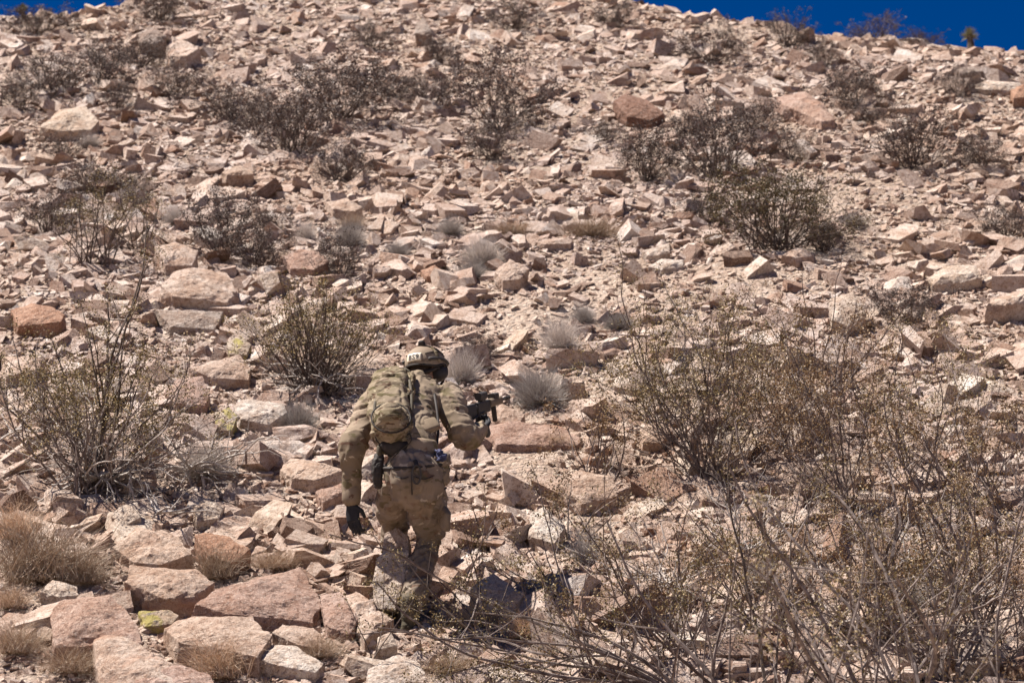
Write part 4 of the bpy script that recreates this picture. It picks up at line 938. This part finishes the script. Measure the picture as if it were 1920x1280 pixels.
# continuous body under the clothes
b = [loft(dense([(P(775, 905, .02), .14, .11), (waist, .13, .10), (chest, .145, .10), (upper, .17, .09), (nbase, .07, .07)]), sh),
     loft([(nbase-np.array([0, .03, .03]), .06, .06), (nbase*.5+HC*.5-Uh*.03, .056, .056), (HC-Uh*.06, .06, .06)], sh),
     loft(dense([(HC-Uh*.085+Fh*.03, .055, .06), (HC-Uh*.02+Fh*.01, .072, .088), (HC+Uh*.06, .07, .085)]), Rh),
     loft([(HC-Uh*.03+Fh*.095, .012, .012), (HC-Uh*.055+Fh*.112, .014, .014)], Rh),
     loft([(HC-Uh*.10+Fh*.05, .03, .03), (HC-Uh*.105+Fh*.075, .022, .02)], Rh)]
for a, c_, d, e, f in ((rsh, rarm, relb, rfor, rwri), (lsh, larm, lelb, lfor, lwri)):
    b.append(loft(dense([(upper*.4+a*.6, .06, .06), (a, .06, .06), (c_, .05, .05), (d, .042, .042), (e, .038, .038), (f, .028, .028)]), sh))
for a, c_, d, e, f in ((rhip, rthi, rkne, rcal, rank), (lhip, lthi, lkne, lcal, lank)):
    b.append(loft(dense([(a, .085, .085), (c_, .075, .075), (d, .055, .055), (e, .05, .05), (f, .036, .036)]), sh))
V, F, nn = fuse(b, 0.013, 3); pm('body', V, F, SKIN)
hv, hf = loft(dense([(HC-Fh*.045-Uh*.085, .05, .03), (HC-Fh*.06-Uh*.05, .062, .04), (HC-Fh*.05-Uh*.01, .066, .045)]), Rh); pm('hair', hv, hf, HAIR)
# shirt
s_ = [loft(dense([(P(774, 880, .03), .150, .14), (waist+np.array([.006,0,0]), .132, .13), (belly+np.array([.01,0,0]), .128, .13), (chest+np.array([.008,0,0]), .152, .125), (upper, .185, .112), (nbase, .095, .085)]), sh, 24),
      loft([(nbase-np.array([0,0,.02]), .085, .085), (nbase*.8+HC*.2-Uh*.03, .08, .08)], sh, cap=False),
      loft(dense([(upper*.5+rsh*.5, .09, .09), (rsh, .092, .085), (rarm, .080, .08), (relb, .084, .085), (rfor, .062, .064), (rwri-(rwri-rfor)*.15, .047, .047)]), sh),
      loft(dense([(upper*.5+lsh*.5, .09, .09), (lsh, .085, .085), (larm, .075, .075), (lelb, .078, .076), (lfor, .055, .056), (lwri-(lwri-lfor)*.1, .05, .05)]), sh)]
V, F, nn = fuse(s_, 0.0078, 4); V = wrinkle(V, nn, .0125, 7.5, 71, (1.3, 1.0, 1.1), .6); pm('shirt', V, F, SHIRT)
# trousers
t_ = [loft(dense([(P(775, 870, .05), .142, .122), (P(776, 893, -.01), .162, .155), (P(778, 918, .01), .150, .135)]), sh, 24),
      loft(dense([(rhip, .105, .115), (rthi, .108, .105), (P(806, 985, .25), .095, .098), (rkne, .076, .085), (P(799, 1030, .26), .064, .07), (rcal, .078, .078), (P(777, 1115, .12), .074, .072), (P(771, 1138, .09), .058, .058)]), sh),
      loft(dense([(lhip, .095, .11), (lthi, .085, .095), (lkne, .078, .085), (lcal, .075, .075), (lank, .06, .06)]), sh)]
V, F, nn = fuse(t_, 0.0078, 4); V = wrinkle(V, nn, .015, 7, 91, (1.3, 1, 1.3), .6); pm('trousers', V, F, PANTS)
V, F = loft([(P(834, 955, .08), .075, .02), (P(832, 985, .13), .075, .022)], (.3, -1, 0), 12, power=4); pm('cargo_pocket', V, F, PANTS)
# boots, pointing up the slope
def boot(ank, tilt=.55):
    f = np.array([.35, 1, tilt]); f /= np.linalg.norm(f); u = np.array([0, -tilt, 1.]); u /= np.linalg.norm(u)
    base = ank-u*.085
    v, fs, nn_ = fuse([loft(dense([(ank+np.array([0, -.01, .07]), .052, .056), (ank, .048, .055), (ank-u*.045, .045, .06)]), (1, 0, 0)),
          loft(dense([(base-f*.055+u*.02, .036, .035), (base+f*.02+u*.03, .042, .045), (base+f*.11+u*.012, .05, .034), (base+f*.19+u*.005, .04, .025)]), (1, 0, 0))], .006, 3)
    bt = pm('boot', wrinkle(v, nn_, .006, 22, 5), fs, BOOT)
    v, fs = loft(dense([(base-f*.075-u*.016, .03, .012), (base-f*.02-u*.016, .038, .013), (base+f*.1-u*.018, .05, .013), (base+f*.2-u*.012, .036, .012)]), (1, 0, 0), 14, power=3)
    pm('sole', v, fs, DSTRAP, bt)
    return bt
boot(rank); boot(lank)
# gloved hands, five fingers each
def hand(wr, d, pn, ts, curl, side_label=None, mat=BLACK):
    d = np.array(d, float); d /= np.linalg.norm(d); pn = np.array(pn, float); pn -= d*np.dot(pn, d); pn /= np.linalg.norm(pn)
    s = np.cross(d, pn); s *= ts
    L = [loft(dense([(wr-d*.03, .031, .026), (wr+d*.01, .032, .024), (wr+d*.05, .044, .019), (wr+d*.09, .043, .016)]), s, 14)]
    for o_, ln, dd in ((.032, .072, .088), (.011, .082, .094), (-.011, .076, .09), (-.032, .060, .08)):
        p = wr+d*dd+s*o_; a = curl*0.5; pts = [(p-d*.02, .0105, .0105)]
        for k, fr in enumerate((.45, .3, .25)):
            q = (d*math.cos(a)+pn*math.sin(a)); pts.append((p, .0105-.0006*k, .0105-.0006*k)); p = p+q*ln*fr; a += curl
        pts.append((p, .0085, .0085)); L.append(loft(pts, s, 10))
    p = wr+d*.025+s*.03; q = d*.62+s*.66+pn*.35; q /= np.linalg.norm(q); q2 = d*.9+s*.1+pn*.35; q2 /= np.linalg.norm(q2)
    L.append(loft([(p-q*.015, .014, .014), (p+q*.035, .0125, .0125), (p+q*.035+q2*.035, .010, .010)], s, 10))
    V, F, nn = fuse(L, .0035, 3, .4); g_ = pm('glove', V, F, mat)
    V, F = loft([(wr-d*.045, .036, .031), (wr-d*.02, .036, .031)], s, 14, power=2.5); pm('cuff_strap', V, F, DSTRAP, g_)
    return g_
hand(P(659, 944, .215), (.12, .05, -1), (.5, .75, 0), 1, .32)
grip = P(904, 797, .47)
hand(P(905, 806, .44), (.10, .45, .25), (-.55, .2, .75), -1, .75)
V, F = loft([(lwri+np.array([0, 0, .03]), .054, .052), (lwri+np.array([0, 0, -.02]), .052, .05)], sh, 14); V = wrinkle(V, (V-V.mean(0))/.06, .006, 30, 3); pm('cuff', V, F, SHIRT)

# helmet
hr = (.116, .137, .118)
def hsurf(az, el, k=1.0):
    """az from the back of the helmet (0) turning to its right side, el above the rim plane"""
    return HC+k*(Rh*math.sin(az)*math.cos(el)*hr[0]-Fh*math.cos(az)*math.cos(el)*hr[1]+Uh*math.sin(el)*hr[2])
na, ne = 56, 16; Vh, Fh_ = [], []
def rim(az):
    a = abs((az+math.pi) % (2*math.pi)-math.pi)       # 0 back, pi front
    low = -0.30+0.0*a; ear = math.exp(-((a-1.65)/.42)**2)*0.30; front = 0.32/(1+math.exp(-(a-2.35)*7))
    return low+ear+front
for sgn, kk in ((1, 1.0), (0, .93)):
    for i in range(na):
        az = 2*math.pi*i/na
        for j in range(ne):
            el = rim(az)+(math.pi/2-rim(az))*j/(ne-.999); Vh.append(hsurf(az, el, kk))
for i in range(na):
    i2 = (i+1) % na
    for j in range(ne-1):
        a, b_, c_, d = i*ne+j, i2*ne+j, i2*ne+j+1, i*ne+j+1; Fh_.append((a, b_, c_, d))
        o_ = na*ne; Fh_.append((o_+d, o_+c_, o_+b_, o_+a))
    Fh_.append((i2*ne, i*ne, na*ne+i*ne, na*ne+i2*ne))
helmet = pm('helmet', np.array(Vh), Fh_, HELM)
def hline(azs, els, r, mat, name, k=1.01, flat=1.0): return tube_part(name, [hsurf(a, e, k) for a, e in zip(azs, els)], r, mat, helmet, flat=flat, k=2)
hline([2*math.pi*i/28 for i in range(29)], [rim(2*math.pi*i/28)+.02 for i in range(29)], .006, DSTRAP, 'rim')
for sg in (1, -1):
    hline([sg*a for a in (.75, 1.1, 1.6, 2.1, 2.4)], [.02, .14, .22, .26, .30], .010, GUNM, 'rail', 1.03)
    hline([sg*a for a in (.55, 1.0, 1.5, 2.0)], [.28, .5, .62, .6], .003, DSTRAP, 'bungee_cord', 1.02)
hline([.95, 1.1, 1.25], [.75, .35, .05], .010, PACKM, 'cover_panel', 1.015, 1.0)
hline([.1, .25, .5, .9, 1.3, 1.7], [1.1, 1.0, .92, .86, .78, .6], .0035, DSTRAP, 'cable', 1.03)
V, F = loft([(hsurf(.15, 1.05, 1.0), .022, .016), (hsurf(.15, 1.05, 1.17), .018, .014)], Rh, 12, power=3); pm('strobe', V, F, DSTRAP, helmet)
def hpatch(u0, u1, v0, v1, nu, nv, k): return None
V = []; F = []; nu, nv = 10, 6; paz, pel, pw, ph = .0, .10, .088, .047
def pmap(x, y, k):       # x right, y up on the patch in metres; the patch faces the helmet's back
    x, y = x*math.cos(.03)-y*math.sin(.03), x*math.sin(.03)+y*math.cos(.03)
    return hsurf(paz-x/hr[0]*-1, pel+y/hr[2], k)
for kq in (1.035, 1.0):
    for i in range(nu+1):
        for j in range(nv+1): V.append(pmap(-pw/2+pw*i/nu, -ph/2+ph*j/nv, kq))
q = (nu+1)*(nv+1)
for i in range(nu):
    for j in range(nv):
        a = i*(nv+1)+j; F.append((a, a+nv+1, a+nv+2, a+1)); F.append((q+a+1, q+a+nv+2, q+a+nv+1, q+a))
for i in range(nu):
    a = i*(nv+1); F.append((a, q+a, q+a+nv+1, a+nv+1)); a += nv; F.append((a, a+nv+1, q+a+nv+1, q+a))
for j in range(nv):
    F.append((j, j+1, q+j+1, q+j)); a = nu*(nv+1)+j; F.append((a, q+a, q+a+1, a+1))
patch = pm('patch', np.array(V), F, PATCH, helmet)
cu = bpy.data.curves.new('txt', 'FONT'); cu.body = 'BS9'; cu.size = .040; cu.align_x = 'CENTER'; cu.align_y = 'CENTER'; cu.offset = .0007; cu.resolution_u = 3; cu.space_character = 1.08
to = bpy.data.objects.new('txt', cu); C.objects.link(to); dg = bpy.context.evaluated_depsgraph_get(); tm = bpy.data.meshes.new_from_object(to.evaluated_get(dg)); bpy.data.objects.remove(to)
bm = bmesh.new(); bm.from_mesh(tm); bmesh.ops.triangulate(bm, faces=bm.faces[:]); bm.verts.index_update()
tv = np.array([v.co[:] for v in bm.verts]); tf = [tuple(v.index for v in f.verts) for f in bm.faces]; bm.free()
tv -= (tv.max(0)+tv.min(0))/2
pm('lettering', np.array([pmap(x, y*1.0, 1.045) for x, y, z in tv]), tf, INK, patch, smooth=False)
# headset and goggles
for sg in (1, -1):
    c_ = HC+Rh*.088*sg-Uh*.048+Fh*.005
    V, F = loft([(c_-Rh*sg*.02, .034, .044), (c_+Rh*sg*.012, .036, .046), (c_+Rh*sg*.03, .026, .034)], Fh, 18); pm('ear_cup', V, F, GUNM)
V, F, nn = fuse([loft(dense([(HC+Rh*.072*sg_+Fh*.07-Uh*.02, .03, .022) if i == 0 else x for i, x in enumerate([(HC+Rh*.078+Fh*.07-Uh*.022, .03, .02), (HC+Rh*.04+Fh*.105-Uh*.022, .036, .022), (HC-Rh*.04+Fh*.105-Uh*.022, .036, .022), (HC-Rh*.078+Fh*.07-Uh*.022, .03, .02)])]), Uh, 14) for sg_ in (1,)], .006, 2)
gog = pm('goggles', V, F, DSTRAP); V, F = loft(dense([(HC+Rh*.07+Fh*.094-Uh*.022, .024, .012), (HC+Rh*.03+Fh*.124-Uh*.022, .028, .012), (HC-Rh*.03+Fh*.124-Uh*.022, .028, .012), (HC-Rh*.07+Fh*.094-Uh*.022, .024, .012)]), Uh, 14); pm('lens', V, F, LENS, gog)
V, F = loft([(HC+Fh*.135+Uh*.055, .022, .018), (HC+Fh*.165+Uh*.045, .018, .016)], Rh, 10, power=4); pm('mount', V, F, GUNM, helmet)
tube_part('chin_strap', [HC+Rh*.1+Uh*.0+Fh*.02, HC+Rh*.088-Uh*.08+Fh*.05, HC-Uh*.125+Fh*.06, HC-Rh*.088-Uh*.08+Fh*.05, HC-Rh*.1+Fh*.02], .007, DSTRAP)
tube_part('nape_strap', [hsurf(-1.3, -.25, .93), HC-Fh*.10-Uh*.075-Rh*.05, HC-Fh*.10-Uh*.075+Rh*.05, hsurf(1.3, -.25, .93)], .010, DSTRAP)
# belt kit
V, F = loft([(P(800, 790, .02), .052, .016), (P(810, 804, .0), .05, .02)], (1, -.3, -.55), 14, power=4); pm('waist_pouch', V, F, SHIRT)
V, F = loft([(P(758, 838, -.02), .045, .03), (P(792, 842, -.07), .06, .045), (P(812, 838, -.02), .04, .03)], (0, 0, 1), 16, power=3); pm('lumbar_pouch', V, F, SHIRT)
tube_part('seat_seam', [P(772, 884, -.165), P(772, 900, -.172), P(772, 918, -.145), P(773, 932, -.09)], .0035, DSTRAP)
for q0, q1, q2 in (((742, 893, -.14), (755, 897, -.165), (765, 894, -.165)), ((780, 894, -.165), (795, 898, -.16), (812, 892, -.12))):
    tube_part('pocket_seam', [P(*q0), P(*q1), P(*q2)], .003, DSTRAP)
wc = P(776, 873, .04)
belt = tube_part('belt', [wc+np.array([.158*math.cos(a), -.015+.165*math.sin(a), .012*math.cos(a)+.05*math.sin(a)]) for a in [2*math.pi*i/24 for i in range(25)]], .012, DSTRAP, flat=2.0, side=(0, 0, 1), k=1)
V, F, nn = fuse([loft([(P(829, 862, -.02), .04, .035), (P(829, 902, -.02), .038, .035)], (1, .2, 0), 16, power=4)], .006, 2)
po = pm('hip_pouch', wrinkle(V, nn, .01, 16, 12), F, SHIRT); V, F = loft([(P(829, 858, -.03), .043, .04), (P(829, 868, -.035), .044, .042)], (1, .2, 0), 14, power=4); pm('pouch_flap', V, F, PANTS, po)
V, F, nn = fuse([loft(dense([(P(711, 856, -.02), .028, .03), (P(707, 880, -.03), .032, .036), (P(709, 910, -.02), .024, .03)]), (1, .2, 0), 14, power=3)], .006, 2); ho = pm('holster', wrinkle(V, nn, .006, 20, 2), F, DSTRAP)
V, F = loft([(P(711, 838, -.04), .014, .02), (P(711, 856, -.03), .016, .022)], (1, .2, 0), 12, power=3); pm('pistol_grip', V, F, STRAP, ho)
cc = P(781, 889, -.185); pts = [cc+np.array([.022*math.cos(a), -.01*math.sin(a), .048*math.sin(a)]) for a in [2*math.pi*i/16 for i in range(17)]]
tube_part('carabiner', pts, .0055, GUNM, belt, k=2, side=(0, 1, 0))
tube_part('strap', [P(778, 863, -.16), P(780, 868, -.17), P(781, 876, -.18)], .012, DSTRAP, flat=.5)
V, F, nn = fuse([loft(dense([(P(822, 848, -.09), .022, .018), (P(830, 856, -.09), .02, .018), (P(823, 863, -.09), .014, .012)]), sh)], .005, 1); pm('cloth_rag', wrinkle(V, nn, .02, 30, 8), F, BLUE)
tube_part('shoulder_strap', [P(812, 728, .24), P(818, 760, .115), P(822, 800, .06), P(818, 840, -.01)], .007, DSTRAP, flat=.6)
tube_part('lower_strap', [P(788, 783, .05), P(802, 788, .045), P(818, 800, .07)], .018, plain('brown_webbing', (0.16, 0.11, 0.08)), flat=.4)
tube_part('thigh_strap', [P(764, 935, .04)-np.array([0, .0, 0]), P(795, 930, -.085), P(836, 915, .04)], .008, DSTRAP, flat=.6)

# backpack, worn on the left of the back
pack = empty('backpack', P(733, 768, .05).tolist()); tag(pack, 'olive camouflage backpack with a round lower pouch worn on the climber\'s back', 'backpack')
ps = (1, -.25, .05)
V, F, nn = fuse([loft(dense([(P(738, 828, -.02), .10, .075), (P(735, 800, 0), .118, .095), (P(730, 755, .10), .118, .095), (P(732, 722, .18), .115, .085), (P(737, 708, .23), .095, .06)]), ps, 24, power=3.2)], .008, 3)
pm('main_compartment', wrinkle(V, nn, .019, 7, 31, (1, 1, 1.3)), F, PACKM, pack, pack)
V, F = loft(dense([(P(722, 836, -.03), .03, .05), (P(745, 842, -.04), .06, .06), (P(768, 834, -.02), .028, .045)]), (0, 0, 1), 18); pm('under_pack_shade', V, F, DSTRAP, pack, pack)  # added dark shape, standing in for the shade below the pack
V, F, nn = fuse([loft(dense([(P(738, 712, .12), .085, .05), (P(725, 704, .19), .09, .05)]), ps, 20, power=3)], .007, 3)
pm('top_flap', wrinkle(V, nn, .013, 9, 35), F, PACKM, pack, pack)
pc = P(733, 786, -.17); ax = np.array([.05, -.85, .45]); ax /= np.linalg.norm(ax)
V, F, nn = fuse([loft(dense([(pc-ax*.05, .098, .098), (pc, .098, .098), (pc+ax*.04, .075, .075)]), (1, 0, 0), 28)], .007, 3)
pch = pm('round_pouch', wrinkle(V, nn, .010, 9, 41), F, PACKM, pack, pack)
e1 = np.cross(ax, (1, 0, 0)); e1 /= np.linalg.norm(e1); e2 = np.cross(ax, e1)
tube_part('zip', [pc+ax*.012+(e1*math.cos(a)+e2*math.sin(a))*.104 for a in [2*math.pi*i/20 for i in range(21)]], .0045, DSTRAP, pch, pack, k=1, side=ax)
for (a, b_, c_) in (((712, 728, .06), (702, 765, -.02), (708, 812, -.05)), ((768, 712, .10), (772, 750, .02), (768, 812, -.03)), ((700, 740, .05), (735, 748, -.02), (775, 735, .06))):
    tube_part('compression_strap', [P(*a), P(*b_), P(*c_)], .008, STRAP, pack, pack, .5)
V, F, nn = fuse([loft(dense([(P(770, 704, .2), .022, .02), (P(766, 722, .12), .03, .024), (P(770, 742, .06), .028, .022), (P(774, 752, .06), .015, .015)]), ps)], .005, 2)
pm('rolled_cloth', wrinkle(V, nn, .02, 22, 51, (2, 1, 1)), F, PACKM, pack, pack)
tube_part('haul_loop', [P(748, 700, .25), P(756, 690, .27), P(768, 697, .26)], .007, STRAP, pack, pack)
tube_part('shoulder_strap', [P(752, 706, .27), P(765, 715, .33), P(750, 735, .38)], .018, STRAP, pack, pack, .4)
tube_part('shoulder_strap', [P(712, 712, .24), P(700, 728, .33), P(700, 750, .38)], .018, STRAP, pack, pack, .4)
tube_part('hanging_cord', [P(700, 806, -.06), P(712, 832, -.06), P(745, 826, -.1), P(768, 812, -.08)], .003, DSTRAP, pack, pack)
tube_part('hanging_cord', [P(768, 812, -.08), P(770, 828, -.1), P(748, 846, -.1), P(726, 872, -.12)], .003, STRAP, pack, pack)

# rifle held by the right hand
r0, r1 = P(871, 770, .34), P(937, 751, .92); ra_ = (r1-r0); rl = np.linalg.norm(ra_); ra_ /= rl
ru = np.array([0, 0, 1.])-ra_*ra_[2]; ru /= np.linalg.norm(ru); rs = np.cross(ra_, ru)
rifle = empty('rifle', ((r0+r1)/2).tolist()); tag(rifle, 'dark rifle with optic held out to the right by the climbing person', 'rifle')
def rb(name, t0, t1, h, w_, z, mat=GUNM, power=5, par=None, taper=1.0):
    V, F = loft([(r0+ra_*t0+ru*z, w_, h), (r0+ra_*(t0+t1)/2+ru*z, w_, h), (r0+ra_*t1+ru*z, w_*taper, h*taper)], rs, 12, power=power, cap=False); return pm(name, V, F, mat, par or rifle, rifle, smooth=False)
rb('butt_stock', 0, .16, .042, .018, -.015, GUNM, 4); rb('butt_pad', -.015, .005, .062, .02, -.02, DSTRAP, 4)
rb('buffer_tube', .1, .24, .015, .015, .0, GUNM, 2); rec = rb('receiver', .2, .42, .034, .017, -.008); rb('handguard', .42, .64, .024, .024, .004, plain('tan_rail', (0.17, 0.13, 0.09)), 3)
rb('barrel', .64, .80, .009, .009, .004, GUNM, 2); rb('muzzle', .76, .82, .013, .013, .004, GUNM, 2)
op = rb('optic', .26, .38, .022, .02, .055, GUNM, 3); rb('optic_mount', .29, .35, .012, .014, .032, GUNM, 5, op); rb('laser_box', .50, .58, .015, .022, .038)
V, F = loft(dense([(r0+ra_*.34-ru*.03, .012, .03), (r0+ra_*.35-ru*.10, .012, .028), (r0+ra_*.38-ru*.17, .012, .026)]), rs, 12, power=4); pm('magazine', V, F, GUNM, rifle, rifle, smooth=False)
V, F = loft([(r0+ra_*.24-ru*.03, .014, .022), (r0+ra_*.215-ru*.12, .014, .02)], rs, 12, power=3); pm('pistol_grip', V, F, GUNM, rifle, rifle)
V, F = loft([(r0+ra_*.52-ru*.02, .014, .016), (r0+ra_*.53-ru*.10, .013, .015)], rs, 12, power=3); pm('fore_grip', V, F, DSTRAP, rifle, rifle)
tube_part('sling', [r0+ra_*.05-ru*.03, P(880, 790, .36), P(898, 778, .5), r0+ra_*.45-ru*.03], .006, STRAP, rifle, rifle, .5)
